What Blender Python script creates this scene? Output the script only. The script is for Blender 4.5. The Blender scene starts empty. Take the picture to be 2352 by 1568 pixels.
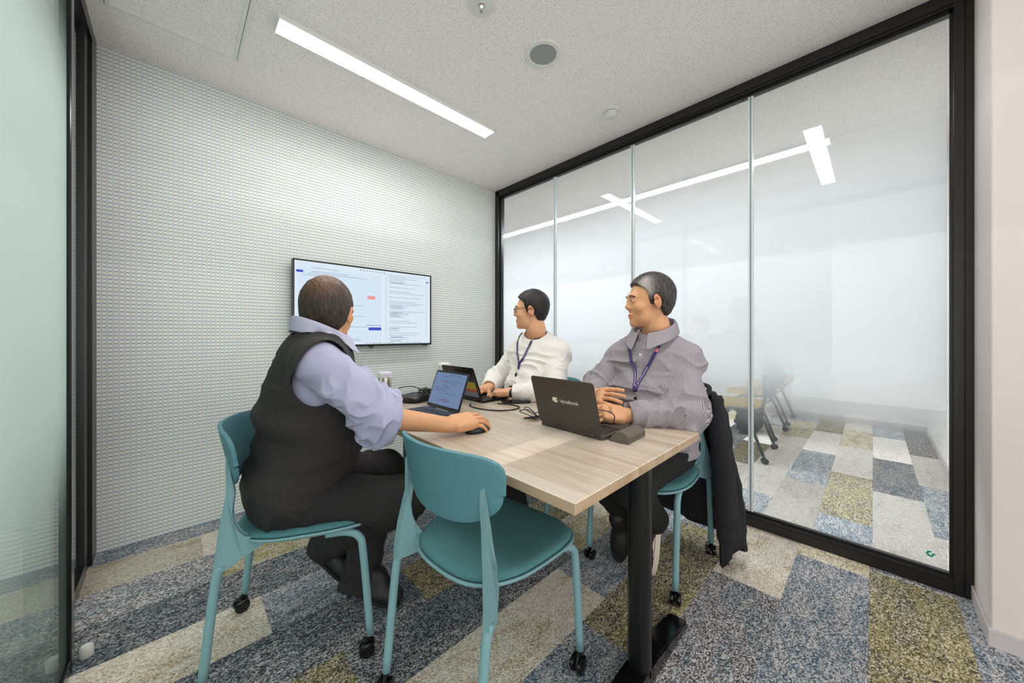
import bpy, bmesh, math, random
import numpy as np
from mathutils import Vector, Matrix
random.seed(7); np.random.seed(7)
S = bpy.context.scene
COL = S.collection
PI = math.pi

# ------------------------------------------------------------------ camera, world, exposure
CAM_H = 1.08
cd = bpy.data.cameras.new('camera'); cam = bpy.data.objects.new('camera', cd); COL.objects.link(cam)
cd.sensor_fit = 'HORIZONTAL'; cd.sensor_width = 36.0
cd.lens = 36.0*802/2352; cd.shift_y = -19/2352; cd.clip_start = 0.02
cam.location = (0, 0, CAM_H)
cam.rotation_euler = (PI/2, 0, math.atan2(0.71913, 0.69487) - PI/2)
S.camera = cam
w = bpy.data.worlds.new('world'); S.world = w; w.use_nodes = True
bgn = w.node_tree.nodes['Background']
bgn.inputs[0].default_value = (1.0, 0.985, 0.965, 1); bgn.inputs[1].default_value = 0.36
S.view_settings.view_transform = 'Standard'; S.view_settings.look = 'None'
S.view_settings.gamma = 1.0; S.view_settings.use_curve_mapping = False
EXPO = 2.3
S.view_settings.exposure = EXPO
LAMP = 20.0        # emission of the linear ceiling lights
LAMP_ADJ = 38.0
try:
    S.cycles.use_denoising = True; S.cycles.denoiser = 'OPENIMAGEDENOISE'
    S.cycles.max_bounces = 10; S.cycles.diffuse_bounces = 5; S.cycles.transparent_max_bounces = 24
    S.cycles.sample_clamp_indirect = 6.0
    S.cycles.caustics_reflective = False; S.cycles.caustics_refractive = False
except Exception: pass

# ------------------------------------------------------------------ materials
def srgb(r, g, b):
    f = lambda c: (c/255/12.92) if c/255 <= 0.04045 else ((c/255+0.055)/1.055)**2.4
    return (f(r), f(g), f(b), 1)
def newmat(name):
    m = bpy.data.materials.new(name); m.use_nodes = True
    nt = m.node_tree; return m, nt, nt.nodes, nt.links
def N(nt, t, **kw):
    n = nt.nodes.new(t)
    for k, v in kw.items(): setattr(n, k, v)
    return n
def pbsdf(name, col, rough=0.5, metal=0.0, spec=0.5, bump=0, bscale=100, var=0, vscale=5, coat=0, stretch=(1,1,1), coord='Object'):
    m, nt, ns, L = newmat(name); b = ns['Principled BSDF']
    b.inputs['Base Color'].default_value = col; b.inputs['Roughness'].default_value = rough
    b.inputs['Metallic'].default_value = metal; b.inputs['Specular IOR Level'].default_value = spec
    b.inputs['Coat Weight'].default_value = coat
    if bump or var:
        tc = N(nt, 'ShaderNodeTexCoord'); mp = N(nt, 'ShaderNodeMapping'); mp.inputs['Scale'].default_value = stretch
        L.new(tc.outputs[coord], mp.inputs[0])
    if bump:
        nz = N(nt, 'ShaderNodeTexNoise'); nz.inputs['Scale'].default_value = bscale; nz.inputs['Detail'].default_value = 3
        L.new(mp.outputs[0], nz.inputs['Vector'])
        bp = N(nt, 'ShaderNodeBump'); bp.inputs['Strength'].default_value = bump; bp.inputs['Distance'].default_value = 0.002
        L.new(nz.outputs[0], bp.inputs['Height']); L.new(bp.outputs[0], b.inputs['Normal'])
    if var:
        n2 = N(nt, 'ShaderNodeTexNoise'); n2.inputs['Scale'].default_value = vscale; n2.inputs['Detail'].default_value = 4
        L.new(mp.outputs[0], n2.inputs['Vector'])
        mx = N(nt, 'ShaderNodeMix', data_type='RGBA')
        mx.inputs[6].default_value = tuple(c*(1-var) for c in col[:3])+(1,)
        mx.inputs[7].default_value = tuple(min(1, c*(1+var)) for c in col[:3])+(1,)
        L.new(n2.outputs[0], mx.inputs[0]); L.new(mx.outputs[2], b.inputs['Base Color'])
    return m
def emit(name, col, s):
    m, nt, ns, L = newmat(name); ns.remove(ns['Principled BSDF'])
    e = N(nt, 'ShaderNodeEmission'); e.inputs[0].default_value = col; e.inputs[1].default_value = s*(1 if s > 5 else 2**-EXPO)
    L.new(e.outputs[0], ns['Material Output'].inputs[0]); return m
def mth(nt, op, a, b=None, clamp=False):
    n = N(nt, 'ShaderNodeMath', operation=op); n.use_clamp = clamp
    for i, v in enumerate((a, b)):
        if v is None: continue
        if isinstance(v, (int, float)): n.inputs[i].default_value = v
        else: nt.links.new(v, n.inputs[i])
    return n.outputs[0]
def ramp(nt, fac, stops, interp='LINEAR'):
    r = N(nt, 'ShaderNodeValToRGB'); cr = r.color_ramp; cr.interpolation = interp
    while len(cr.elements) < len(stops): cr.elements.new(0.5)
    for e, (p, c) in zip(cr.elements, stops): e.position = p; e.color = c
    nt.links.new(fac, r.inputs[0]); return r.outputs[0]

def carpet_mat(name, A, Bc, p0=.42, p1=.60, bias=0.0):
    """loop pile: every loop takes a random yarn from palette A, or from palette Bc inside stretched patches"""
    m, nt, ns, L = newmat(name); b = ns['Principled BSDF']; b.inputs['Roughness'].default_value = 0.95
    b.inputs['Specular IOR Level'].default_value = 0.08
    g = N(nt, 'ShaderNodeNewGeometry'); oi = N(nt, 'ShaderNodeObjectInfo')
    off = N(nt, 'ShaderNodeVectorMath', operation='SCALE'); off.inputs[0].default_value = (37, 53, 11)
    L.new(oi.outputs['Random'], off.inputs['Scale'])
    ad = N(nt, 'ShaderNodeVectorMath', operation='ADD'); L.new(g.outputs['Position'], ad.inputs[0]); L.new(off.outputs[0], ad.inputs[1])
    def scaled(sc):
        mp = N(nt, 'ShaderNodeMapping'); mp.inputs['Scale'].default_value = sc; L.new(ad.outputs[0], mp.inputs[0]); return mp.outputs[0]
    v = N(nt, 'ShaderNodeTexVoronoi'); v.inputs['Scale'].default_value = 265; L.new(scaled((.75, 1, 1)), v.inputs['Vector'])
    sx = N(nt, 'ShaderNodeSeparateColor'); L.new(v.outputs['Color'], sx.inputs[0])
    n1 = N(nt, 'ShaderNodeTexNoise'); n1.inputs['Scale'].default_value = 1.0; n1.inputs['Detail'].default_value = 4; n1.inputs['Roughness'].default_value = .62; L.new(scaled((5.5, 15, 1)), n1.inputs['Vector'])
    n2 = N(nt, 'ShaderNodeTexNoise'); n2.inputs['Scale'].default_value = 1.0; n2.inputs['Detail'].default_value = 3; L.new(scaled((30, 75, 1)), n2.inputs['Vector'])
    r = mth(nt, 'ADD', sx.outputs[0], mth(nt, 'MULTIPLY', mth(nt, 'SUBTRACT', n2.outputs[0], .5), .7)); r = mth(nt, 'ADD', r, bias, clamp=True)
    pt = N(nt, 'ShaderNodeMapRange', interpolation_type='SMOOTHSTEP'); pt.inputs[1].default_value = p0; pt.inputs[2].default_value = p1
    L.new(mth(nt, 'ADD', n1.outputs[0], mth(nt, 'MULTIPLY', mth(nt, 'SUBTRACT', sx.outputs[1], .5), .16)), pt.inputs[0])
    ca = ramp(nt, r, A); cb = ramp(nt, r, Bc)
    mx = N(nt, 'ShaderNodeMix', data_type='RGBA'); L.new(pt.outputs[0], mx.inputs[0]); L.new(ca, mx.inputs[6]); L.new(cb, mx.inputs[7]); L.new(mx.outputs[2], b.inputs['Base Color'])
    bp = N(nt, 'ShaderNodeBump'); bp.inputs['Strength'].default_value = .6; bp.inputs['Distance'].default_value = 0.003; bp.invert = True
    L.new(v.outputs['Distance'], bp.inputs['Height']); L.new(bp.outputs[0], b.inputs['Normal'])
    return m
_lt = lambda a, b, c, d: [(.05, srgb(*a)), (.35, srgb(*b)), (.62, srgb(*c)), (.92, srgb(*d))]
CARPET = dict(
 cream=carpet_mat('carpet_cream', _lt((182,168,146), (212,202,186), (224,216,203), (238,232,222)), _lt((150,126,96), (186,165,134), (208,193,169), (230,222,206)), .50, .68),
 pale=carpet_mat('carpet_cream_lit', _lt((206,198,188), (226,220,212), (236,231,225), (246,243,239)), _lt((168,152,132), (200,186,168), (220,210,196), (236,230,221)), .52, .72),  # lit copy of cream: the next room's brighter light is in the colour
 gray=carpet_mat('carpet_gray', _lt((72,69,71), (122,118,121), (164,160,161), (212,208,206)), _lt((66,74,80), (98,112,120), (138,144,148), (194,194,194)), .46, .62),
 blue=carpet_mat('carpet_blue', _lt((88,89,94), (144,145,149), (178,177,179), (214,211,210)), _lt((68,80,90), (100,117,129), (132,145,153), (188,191,194)), .42, .60),
 dark=carpet_mat('carpet_dark', _lt((54,53,56), (98,97,101), (144,142,144), (200,197,195)), _lt((48,56,62), (76,89,98), (110,117,122), (170,170,172)), .40, .58),
 olive=carpet_mat('carpet_olive', _lt((62,58,52), (104,98,82), (150,142,120), (208,199,180)), _lt((92,85,56), (138,128,84), (166,156,114), (208,199,172)), .44, .60),
 yellow=carpet_mat('carpet_yellow', _lt((154,141,110), (202,192,168), (222,214,197), (238,232,221)), _lt((122,109,60), (166,152,92), (198,186,140), (226,217,194)), .44, .62),
)
def wallpaper():
    m, nt, ns, L = newmat('wallpaper'); b = ns['Principled BSDF']; b.inputs['Roughness'].default_value = 0.7; b.inputs['Specular IOR Level'].default_value = 0.25
    g = N(nt, 'ShaderNodeNewGeometry'); s = N(nt, 'ShaderNodeSeparateXYZ'); L.new(g.outputs['Position'], s.inputs[0])
    fx = mth(nt, 'FRACT', mth(nt, 'DIVIDE', mth(nt, 'ADD', s.outputs[0], 5.0), 0.0196))
    fz = mth(nt, 'FRACT', mth(nt, 'DIVIDE', s.outputs[2], 0.0201))
    green = mth(nt, 'GREATER_THAN', fx, 0.67)
    dash = mth(nt, 'MULTIPLY', mth(nt, 'LESS_THAN', fx, 0.64), mth(nt, 'LESS_THAN', fz, 0.175))
    dash = mth(nt, 'MULTIPLY', dash, mth(nt, 'GREATER_THAN', fx, 0.02))
    nz = N(nt, 'ShaderNodeTexNoise'); nz.inputs['Scale'].default_value = 1.3
    L.new(g.outputs['Position'], nz.inputs['Vector'])
    a = N(nt, 'ShaderNodeMix', data_type='RGBA'); a.inputs[6].default_value = srgb(238,236,230); a.inputs[7].default_value = srgb(206,218,206)
    L.new(green, a.inputs[0])
    c2 = N(nt, 'ShaderNodeMix', data_type='RGBA'); L.new(dash, c2.inputs[0]); L.new(a.outputs[2], c2.inputs[6]); c2.inputs[7].default_value = srgb(104,117,174)
    L.new(c2.outputs[2], b.inputs['Base Color']); return m
def ceiling_mat():
    m, nt, ns, L = newmat('ceiling_board'); b = ns['Principled BSDF']; b.inputs['Roughness'].default_value = 0.95; b.inputs['Specular IOR Level'].default_value = 0.1
    g = N(nt, 'ShaderNodeNewGeometry')
    fac = None
    for (sc, rot) in (((90, 245, 1), .35), ((245, 95, 1), .2), ((150, 150, 1), 1.1)):
        mp = N(nt, 'ShaderNodeMapping'); mp.inputs['Rotation'].default_value = (0, 0, rot); mp.inputs['Scale'].default_value = sc
        L.new(g.outputs['Position'], mp.inputs[0])
        v = N(nt, 'ShaderNodeTexVoronoi'); v.inputs['Scale'].default_value = 1.0; L.new(mp.outputs[0], v.inputs['Vector'])
        sp = N(nt, 'ShaderNodeSeparateColor'); L.new(v.outputs['Color'], sp.inputs[0])
        k = mth(nt, 'MULTIPLY', mth(nt, 'LESS_THAN', v.outputs['Distance'], 0.24), mth(nt, 'GREATER_THAN', sp.outputs[0], 0.62))
        fac = k if fac is None else mth(nt, 'MAXIMUM', fac, k)
    a = N(nt, 'ShaderNodeMix', data_type='RGBA'); a.inputs[6].default_value = srgb(249,244,241); a.inputs[7].default_value = srgb(150,140,135)
    L.new(mth(nt, 'MULTIPLY', fac, .7), a.inputs[0]); L.new(a.outputs[2], b.inputs['Base Color'])
    bp = N(nt, 'ShaderNodeBump'); bp.invert = True; bp.inputs['Strength'].default_value = .5; bp.inputs['Distance'].default_value = .002
    L.new(fac, bp.inputs['Height']); L.new(bp.outputs[0], b.inputs['Normal'])
    return m
def glass_mat(name, tint):
    m, nt, ns, L = newmat(name); ns.remove(ns['Principled BSDF'])
    t = N(nt, 'ShaderNodeBsdfTransparent'); t.inputs[0].default_value = tint
    gl = N(nt, 'ShaderNodeBsdfGlossy'); gl.inputs['Roughness'].default_value = 0.0
    lw = N(nt, 'ShaderNodeLayerWeight'); lw.inputs[0].default_value = 0.5
    f = mth(nt, 'ADD', mth(nt, 'MULTIPLY', mth(nt, 'POWER', lw.outputs['Facing'], 5.0), .9), .045)
    mx = N(nt, 'ShaderNodeMixShader'); L.new(f, mx.inputs[0]); L.new(t.outputs[0], mx.inputs[1]); L.new(gl.outputs[0], mx.inputs[2])
    L.new(mx.outputs[0], ns['Material Output'].inputs[0]); return m
def film_mat(name, col, z0, z1, z2, z3, top=.97):
    m, nt, ns, L = newmat(name); ns.remove(ns['Principled BSDF'])
    g = N(nt, 'ShaderNodeNewGeometry'); s = N(nt, 'ShaderNodeSeparateXYZ'); L.new(g.outputs['Position'], s.inputs[0])
    def sm(a, b):
        r = N(nt, 'ShaderNodeMapRange', interpolation_type='SMOOTHSTEP'); L.new(s.outputs[2], r.inputs[0])
        r.inputs[1].default_value = a; r.inputs[2].default_value = b; return r.outputs[0]
    up = sm(z0, z1); dn = sm(z2, z3)
    fac = mth(nt, 'MULTIPLY', mth(nt, 'MULTIPLY', up, mth(nt, 'SUBTRACT', 1.0, dn)), top)
    fac = mth(nt, 'ADD', mth(nt, 'MULTIPLY', fac, .90), .09)
    tr = N(nt, 'ShaderNodeBsdfTranslucent'); tr.inputs[0].default_value = col
    df = N(nt, 'ShaderNodeBsdfDiffuse'); df.inputs[0].default_value = col
    mix = N(nt, 'ShaderNodeMixShader'); mix.inputs[0].default_value = .45; L.new(tr.outputs[0], mix.inputs[1]); L.new(df.outputs[0], mix.inputs[2])
    t = N(nt, 'ShaderNodeBsdfTransparent')
    mx = N(nt, 'ShaderNodeMixShader'); L.new(fac, mx.inputs[0]); L.new(t.outputs[0], mx.inputs[1]); L.new(mix.outputs[0], mx.inputs[2])
    L.new(mx.outputs[0], ns['Material Output'].inputs[0]); return m
def wood_mat(name, cols, ax='Y'):
    m, nt, ns, L = newmat(name); b = ns['Principled BSDF']; b.inputs['Roughness'].default_value = 0.42
    tc = N(nt, 'ShaderNodeTexCoord')
    mp = N(nt, 'ShaderNodeMapping'); mp.inputs['Scale'].default_value = (22, 1.6, 22) if ax == 'Y' else (1.6, 22, 22); L.new(tc.outputs['Object'], mp.inputs[0])
    n1 = N(nt, 'ShaderNodeTexNoise'); n1.inputs['Scale'].default_value = 1; n1.inputs['Detail'].default_value = 6; n1.inputs['Distortion'].default_value = .7; L.new(mp.outputs[0], n1.inputs['Vector'])
    mp2 = N(nt, 'ShaderNodeMapping'); mp2.inputs['Scale'].default_value = (160, 5, 160) if ax == 'Y' else (5, 160, 160); L.new(tc.outputs['Object'], mp2.inputs[0])
    n2 = N(nt, 'ShaderNodeTexNoise'); n2.inputs['Scale'].default_value = 1; n2.inputs['Detail'].default_value = 3; L.new(mp2.outputs[0], n2.inputs['Vector'])
    t = mth(nt, 'ADD', mth(nt, 'MULTIPLY', n1.outputs[0], .75), mth(nt, 'MULTIPLY', n2.outputs[0], .3))
    c = ramp(nt, t, [(.28, cols[0]), (.45, cols[1]), (.58, cols[2]), (.75, cols[3])]); L.new(c, b.inputs['Base Color']); return m
def fabric_attr(name, base, line, period, rough=.9, w=.5):
    """checked cloth woven along the sleeve and body directions stored on the mesh"""
    m, nt, ns, L = newmat(name); b = ns['Principled BSDF']; b.inputs['Roughness'].default_value = rough; b.inputs['Specular IOR Level'].default_value = .15
    a = N(nt, 'ShaderNodeAttribute'); a.attribute_name = 'fab'
    s = N(nt, 'ShaderNodeSeparateXYZ'); L.new(a.outputs['Vector'], s.inputs[0])
    u = mth(nt, 'LESS_THAN', mth(nt, 'FRACT', mth(nt, 'DIVIDE', mth(nt, 'ADD', s.outputs[0], 5.0), period)), w)
    v = mth(nt, 'LESS_THAN', mth(nt, 'FRACT', mth(nt, 'DIVIDE', mth(nt, 'ADD', s.outputs[1], 5.0), period)), w)
    f = mth(nt, 'MULTIPLY', mth(nt, 'ADD', u, v), .5)
    mx = N(nt, 'ShaderNodeMix', data_type='RGBA'); mx.inputs[6].default_value = base; mx.inputs[7].default_value = line
    L.new(f, mx.inputs[0]); L.new(mx.outputs[2], b.inputs['Base Color']); return m
def skin_mat(name, col, lip):
    m, nt, ns, L = newmat(name); b = ns['Principled BSDF']; b.inputs['Roughness'].default_value = .5; b.inputs['Specular IOR Level'].default_value = .35
    b.inputs['Subsurface Weight'].default_value = .0
    a = N(nt, 'ShaderNodeAttribute'); a.attribute_name = 'tint'
    n = N(nt, 'ShaderNodeTexNoise'); n.inputs['Scale'].default_value = 60
    tc = N(nt, 'ShaderNodeTexCoord'); L.new(tc.outputs['Object'], n.inputs['Vector'])
    f = mth(nt, 'ADD', a.outputs['Fac'], mth(nt, 'MULTIPLY', mth(nt, 'SUBTRACT', n.outputs[0], .5), .25), clamp=True)
    mx = N(nt, 'ShaderNodeMix', data_type='RGBA'); mx.inputs[6].default_value = col; mx.inputs[7].default_value = lip
    L.new(f, mx.inputs[0]); L.new(mx.outputs[2], b.inputs['Base Color']); return m
def hair_mat(name, dark, light):
    m, nt, ns, L = newmat(name); b = ns['Principled BSDF']; b.inputs['Roughness'].default_value = .55
    a = N(nt, 'ShaderNodeAttribute'); a.attribute_name = 'tint'
    tc = N(nt, 'ShaderNodeTexCoord'); mp = N(nt, 'ShaderNodeMapping'); mp.inputs['Scale'].default_value = (180, 180, 40); L.new(tc.outputs['Object'], mp.inputs[0])
    n = N(nt, 'ShaderNodeTexNoise'); n.inputs['Scale'].default_value = 1; n.inputs['Detail'].default_value = 2; L.new(mp.outputs[0], n.inputs['Vector'])
    f = mth(nt, 'ADD', a.outputs['Fac'], mth(nt, 'MULTIPLY', mth(nt, 'SUBTRACT', n.outputs[0], .5), .7), clamp=True)
    mx = N(nt, 'ShaderNodeMix', data_type='RGBA'); mx.inputs[6].default_value = dark; mx.inputs[7].default_value = light
    L.new(f, mx.inputs[0]); L.new(mx.outputs[2], b.inputs['Base Color'])
    bp = N(nt, 'ShaderNodeBump'); bp.inputs['Strength'].default_value = .7; bp.inputs['Distance'].default_value = .003
    L.new(n.outputs[0], bp.inputs['Height']); L.new(bp.outputs[0], b.inputs['Normal']); return m

M = {}
M['wallpaper'] = wallpaper(); M['ceiling'] = ceiling_mat()
M['black_frame'] = pbsdf('black_frame', srgb(27,25,26), .32, bump=.03, bscale=200)
M['black_gloss'] = pbsdf('black_gloss', srgb(12,12,13), .16)
M['leg_black'] = pbsdf('leg_black', srgb(15,14,15), .28)
M['white_wall'] = pbsdf('white_wall', srgb(238,238,236), .85, bump=.06, bscale=260)
M['pink_wall'] = pbsdf('pink_wall', srgb(222,212,207), .85, bump=.06, bscale=260)
M['baseboard'] = pbsdf('baseboard_gray', srgb(196,190,190), .6)
M['glass'] = glass_mat('clear_glass', (.97, .985, .98, 1))
M['glass_teal'] = glass_mat('teal_glass', (.86, .94, .915, 1))
M['film'] = film_mat('frost_film', (.92, .94, .985, 1), .50, .96, 1.62, 2.22)
M['film_teal'] = film_mat('frost_film_teal', (.73, .81, .795, 1), .45, .95, 1.66, 2.1)
M['joint'] = pbsdf('joint_clear', srgb(226,234,234), .3)
M['joint_dark'] = pbsdf('joint_dark', srgb(146,160,163), .4)
M['mark'] = pbsdf('mark_green', srgb(0,172,146), .4)
M['slab'] = pbsdf('subfloor', srgb(70,70,72), .9)
M['lamp'] = emit('lamp_light', (1, .985, .96, 1), LAMP)
M['lamp_adj'] = emit('lamp_light_next_room', (.93, .96, 1, 1), LAMP_ADJ)
M['white_metal'] = pbsdf('white_metal', srgb(232,232,228), .4)
M['white_plastic'] = pbsdf('white_plastic', srgb(226,226,220), .45)
M['grille'] = pbsdf('grille_gray', srgb(156,158,154), .7, bump=.3, bscale=900)
M['teal_plastic'] = pbsdf('teal_plastic', srgb(126,166,172), .45, bump=.02, bscale=400)
M['teal_back'] = pbsdf('teal_back', srgb(86,138,148), .5, bump=.03, bscale=300)
M['teal_fabric'] = pbsdf('teal_fabric', srgb(80,131,135), .9, bump=.5, bscale=330, stretch=(1,6,1), var=.08, vscale=60)
M['caster'] = pbsdf('caster_black', srgb(14,14,16), .2)
M['wood'] = wood_mat('pale_oak', [srgb(184,158,130), srgb(212,192,168), srgb(228,213,194), srgb(238,227,212)])
M['wood_edge'] = wood_mat('oak_edge', [srgb(158,132,102), srgb(180,154,122), srgb(192,168,138), srgb(204,182,154)])
M['laptop_dark'] = pbsdf('laptop_dark', srgb(70,63,58), .45, var=.05, vscale=6)
M['laptop_navy'] = pbsdf('laptop_navy', srgb(44,52,68), .4)
M['key'] = pbsdf('key_cap', srgb(38,44,58), .5)
M['key_black'] = pbsdf('key_black', srgb(24,22,26), .4)
M['bezel'] = pbsdf('bezel_black', srgb(18,18,20), .25)
M['logo'] = pbsdf('logo_silver', srgb(238,234,226), .35)
M['chrome'] = pbsdf('brushed_steel', srgb(196,188,178), .28, metal=1.0)
M['lilac_plastic'] = pbsdf('lilac_plastic', srgb(226,222,232), .4)
M['black_plastic'] = pbsdf('black_plastic', srgb(24,24,26), .35)
M['rubber'] = pbsdf('cable_black', srgb(28,27,28), .45)
M['felt'] = pbsdf('gray_felt', srgb(104,97,88), .95, bump=.5, bscale=800, var=.15, vscale=700)
M['felt_edge'] = pbsdf('felt_edge', srgb(52,48,44), .95)
M['yellow_seat'] = pbsdf('yellow_seat', srgb(206,174,58), .8)
M['black_mesh'] = pbsdf('black_mesh', srgb(30,33,38), .8)
M['jacket'] = pbsdf('jacket_black', srgb(22,23,28), .75, bump=.15, bscale=500, var=.12, vscale=9)
M['tv_body'] = pbsdf('tv_body', srgb(40,44,50), .35)
M['screen_tv'] = emit('screen_tv', srgb(222,235,246), 1.0)
M['screen_tv_band'] = emit('screen_tv_band', srgb(216,231,245), 1.0)
M['scr_gray'] = emit('screen_gray_text', srgb(168,186,204), .9)
M['scr_dark'] = emit('screen_dark_text', srgb(110,128,150), .9)
M['scr_blue'] = emit('screen_blue', srgb(70,90,205), .9)
M['scr_red'] = emit('screen_red', srgb(246,166,168), .9)
M['scr_lap'] = emit('screen_laptop', srgb(124,146,182), .8)
M['scr_lap_line'] = emit('screen_laptop_line', srgb(98,116,156), .8)
M['scr_lap_red'] = emit('screen_laptop_red', srgb(146,104,134), .8)
M['refl_yellow'] = pbsdf('reflection_yellow', srgb(190,176,62), .4)  # colours of the reflection painted on the black laptop's lid
M['refl_orange'] = pbsdf('reflection_orange', srgb(196,92,50), .4)
M['refl_blue'] = pbsdf('reflection_blue', srgb(126,134,158), .4)

# ------------------------------------------------------------------ object helpers
def tag(o, label=None, cat=None, group=None, kind=None):
    if label: o['label'] = label
    if cat: o['category'] = cat
    if group: o['group'] = group
    if kind: o['kind'] = kind
    return o
def empty(name, loc=(0,0,0), rotz=0, label=None, cat=None, group=None, kind=None):
    o = bpy.data.objects.new(name, None); COL.objects.link(o); o.location = loc; o.rotation_euler = (0,0,rotz)
    o.empty_display_size = .05
    return tag(o, label, cat, group, kind)
def link(name, me, mat, parent=None, smooth=False):
    o = bpy.data.objects.new(name, me); COL.objects.link(o)
    mats = mat if isinstance(mat, (list, tuple)) else [mat]
    if not me.materials:
        for m_ in mats: me.materials.append(m_)
    if smooth: me.shade_smooth()
    if parent: o.parent = parent
    return o
def obj(name, bm, mat, parent=None, smooth=False, sharp=None):
    bmesh.ops.recalc_face_normals(bm, faces=bm.faces)
    me = bpy.data.meshes.new(name); bm.to_mesh(me); bm.free()
    o = link(name, me, mat, parent, smooth or sharp is not None)
    if sharp is not None: me.set_sharp_from_angle(angle=math.radians(sharp))
    return o
def B(): return bmesh.new()
def box(bm, x0, x1, y0, y1, z0, z1, bev=0, seg=2, mi=0):
    r = bmesh.ops.create_cube(bm, size=1.0)
    vs = r['verts']
    for v in vs:
        v.co = Vector(((x0+x1)/2+v.co.x*(x1-x0), (y0+y1)/2+v.co.y*(y1-y0), (z0+z1)/2+v.co.z*(z1-z0)))
    fs = set(f for v in vs for f in v.link_faces)
    for f in fs: f.material_index = mi
    if bev:
        es = set(e for v in vs for e in v.link_edges)
        bmesh.ops.bevel(bm, geom=list(es), offset=bev, segments=seg, affect='EDGES', profile=.5)
    return vs
def catmull(pts, n=6):
    pts = [Vector(p) for p in pts]; P = [pts[0]*2-pts[1]]+pts+[pts[-1]*2-pts[-2]]; out = []
    for i in range(1, len(P)-2):
        for k in range(n):
            t = k/n; a, b, c, d = P[i-1], P[i], P[i+1], P[i+2]
            out.append(.5*((2*b)+(c-a)*t+(2*a-5*b+4*c-d)*t*t+(3*b-a-3*c+d)*t**3))
    out.append(pts[-1]); return out
def tube(bm, pts, r, seg=10, rs=None, cap=True, flat=1.0, closed=False):
    pts = [Vector(p) for p in pts]; n = len(pts); rings = []
    up = None
    for i, p in enumerate(pts):
        t = (pts[min(i+1, n-1)]-pts[max(i-1, 0)]).normalized()
        if up is None:
            up = Vector((0,0,1)) if abs(t.z) < .9 else Vector((1,0,0))
        u = (up-t*up.dot(t)).normalized(); v = t.cross(u); up = u
        rr = rs[i] if rs else r
        rings.append([bm.verts.new(p+u*math.cos(2*PI*k/seg)*rr*flat+v*math.sin(2*PI*k/seg)*rr) for k in range(seg)])
    for a, b in zip(rings, rings[1:]):
        for k in range(seg): bm.faces.new((a[k], a[(k+1)%seg], b[(k+1)%seg], b[k]))
    if cap:
        bm.faces.new(rings[0][::-1]); bm.faces.new(rings[-1])
def lathe(bm, prof, seg=32, c=(0,0,0), mi=0):
    rings = []
    for r, z in prof:
        if r < 1e-6: rings.append([bm.verts.new((c[0], c[1], c[2]+z))])
        else: rings.append([bm.verts.new((c[0]+r*math.cos(2*PI*k/seg), c[1]+r*math.sin(2*PI*k/seg), c[2]+z)) for k in range(seg)])
    for a, b in zip(rings, rings[1:]):
        for k in range(seg):
            k2 = (k+1)%seg
            if len(a) == 1 and len(b) == 1: continue
            if len(a) == 1: f = bm.faces.new((a[0], b[k], b[k2]))
            elif len(b) == 1: f = bm.faces.new((a[k], a[k2], b[0]))
            else: f = bm.faces.new((a[k], a[k2], b[k2], b[k]))
            f.material_index = mi
def prism(bm, poly, y0, y1, axis='y', bev=0):
    """extrude a 2-D polygon: axis y -> poly is (x,z); axis x -> (y,z); axis z -> (x,y)"""
    f = {'y': lambda p, t: (p[0], t, p[1]), 'x': lambda p, t: (t, p[0], p[1]), 'z': lambda p, t: (p[0], p[1], t)}[axis]
    a = [bm.verts.new(f(p, y0)) for p in poly]; b = [bm.verts.new(f(p, y1)) for p in poly]; n = len(poly)
    fs = [bm.faces.new(a[::-1]), bm.faces.new(b)]
    es = []
    for k in range(n): bm.faces.new((a[k], a[(k+1)%n], b[(k+1)%n], b[k]))
    if bev:
        es = [e for fc in fs for e in fc.edges]
        bmesh.ops.bevel(bm, geom=list(set(es)), offset=bev, segments=2, affect='EDGES')
def rrect(w, h, r, n=5):
    out = []
    for cx, cy, a0 in ((w/2-r, h/2-r, 0), (-w/2+r, h/2-r, 90), (-w/2+r, -h/2+r, 180), (w/2-r, -h/2+r, 270)):
        for k in range(n+1):
            a = math.radians(a0+90*k/n); out.append((cx+r*math.cos(a), cy+r*math.sin(a)))
    return out
def dup(root, loc, rotz, label=None, cat=None, group=None):
    r = root.copy(); COL.objects.link(r); r.location = loc; r.rotation_euler = (0,0,rotz)
    if label: r['label'] = label
    if group: r['group'] = group
    for ch in list(root.children):
        c = ch.copy(); COL.objects.link(c); c.parent = r
        for g in list(ch.children):
            d = g.copy(); COL.objects.link(d); d.parent = c
    return r

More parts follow.
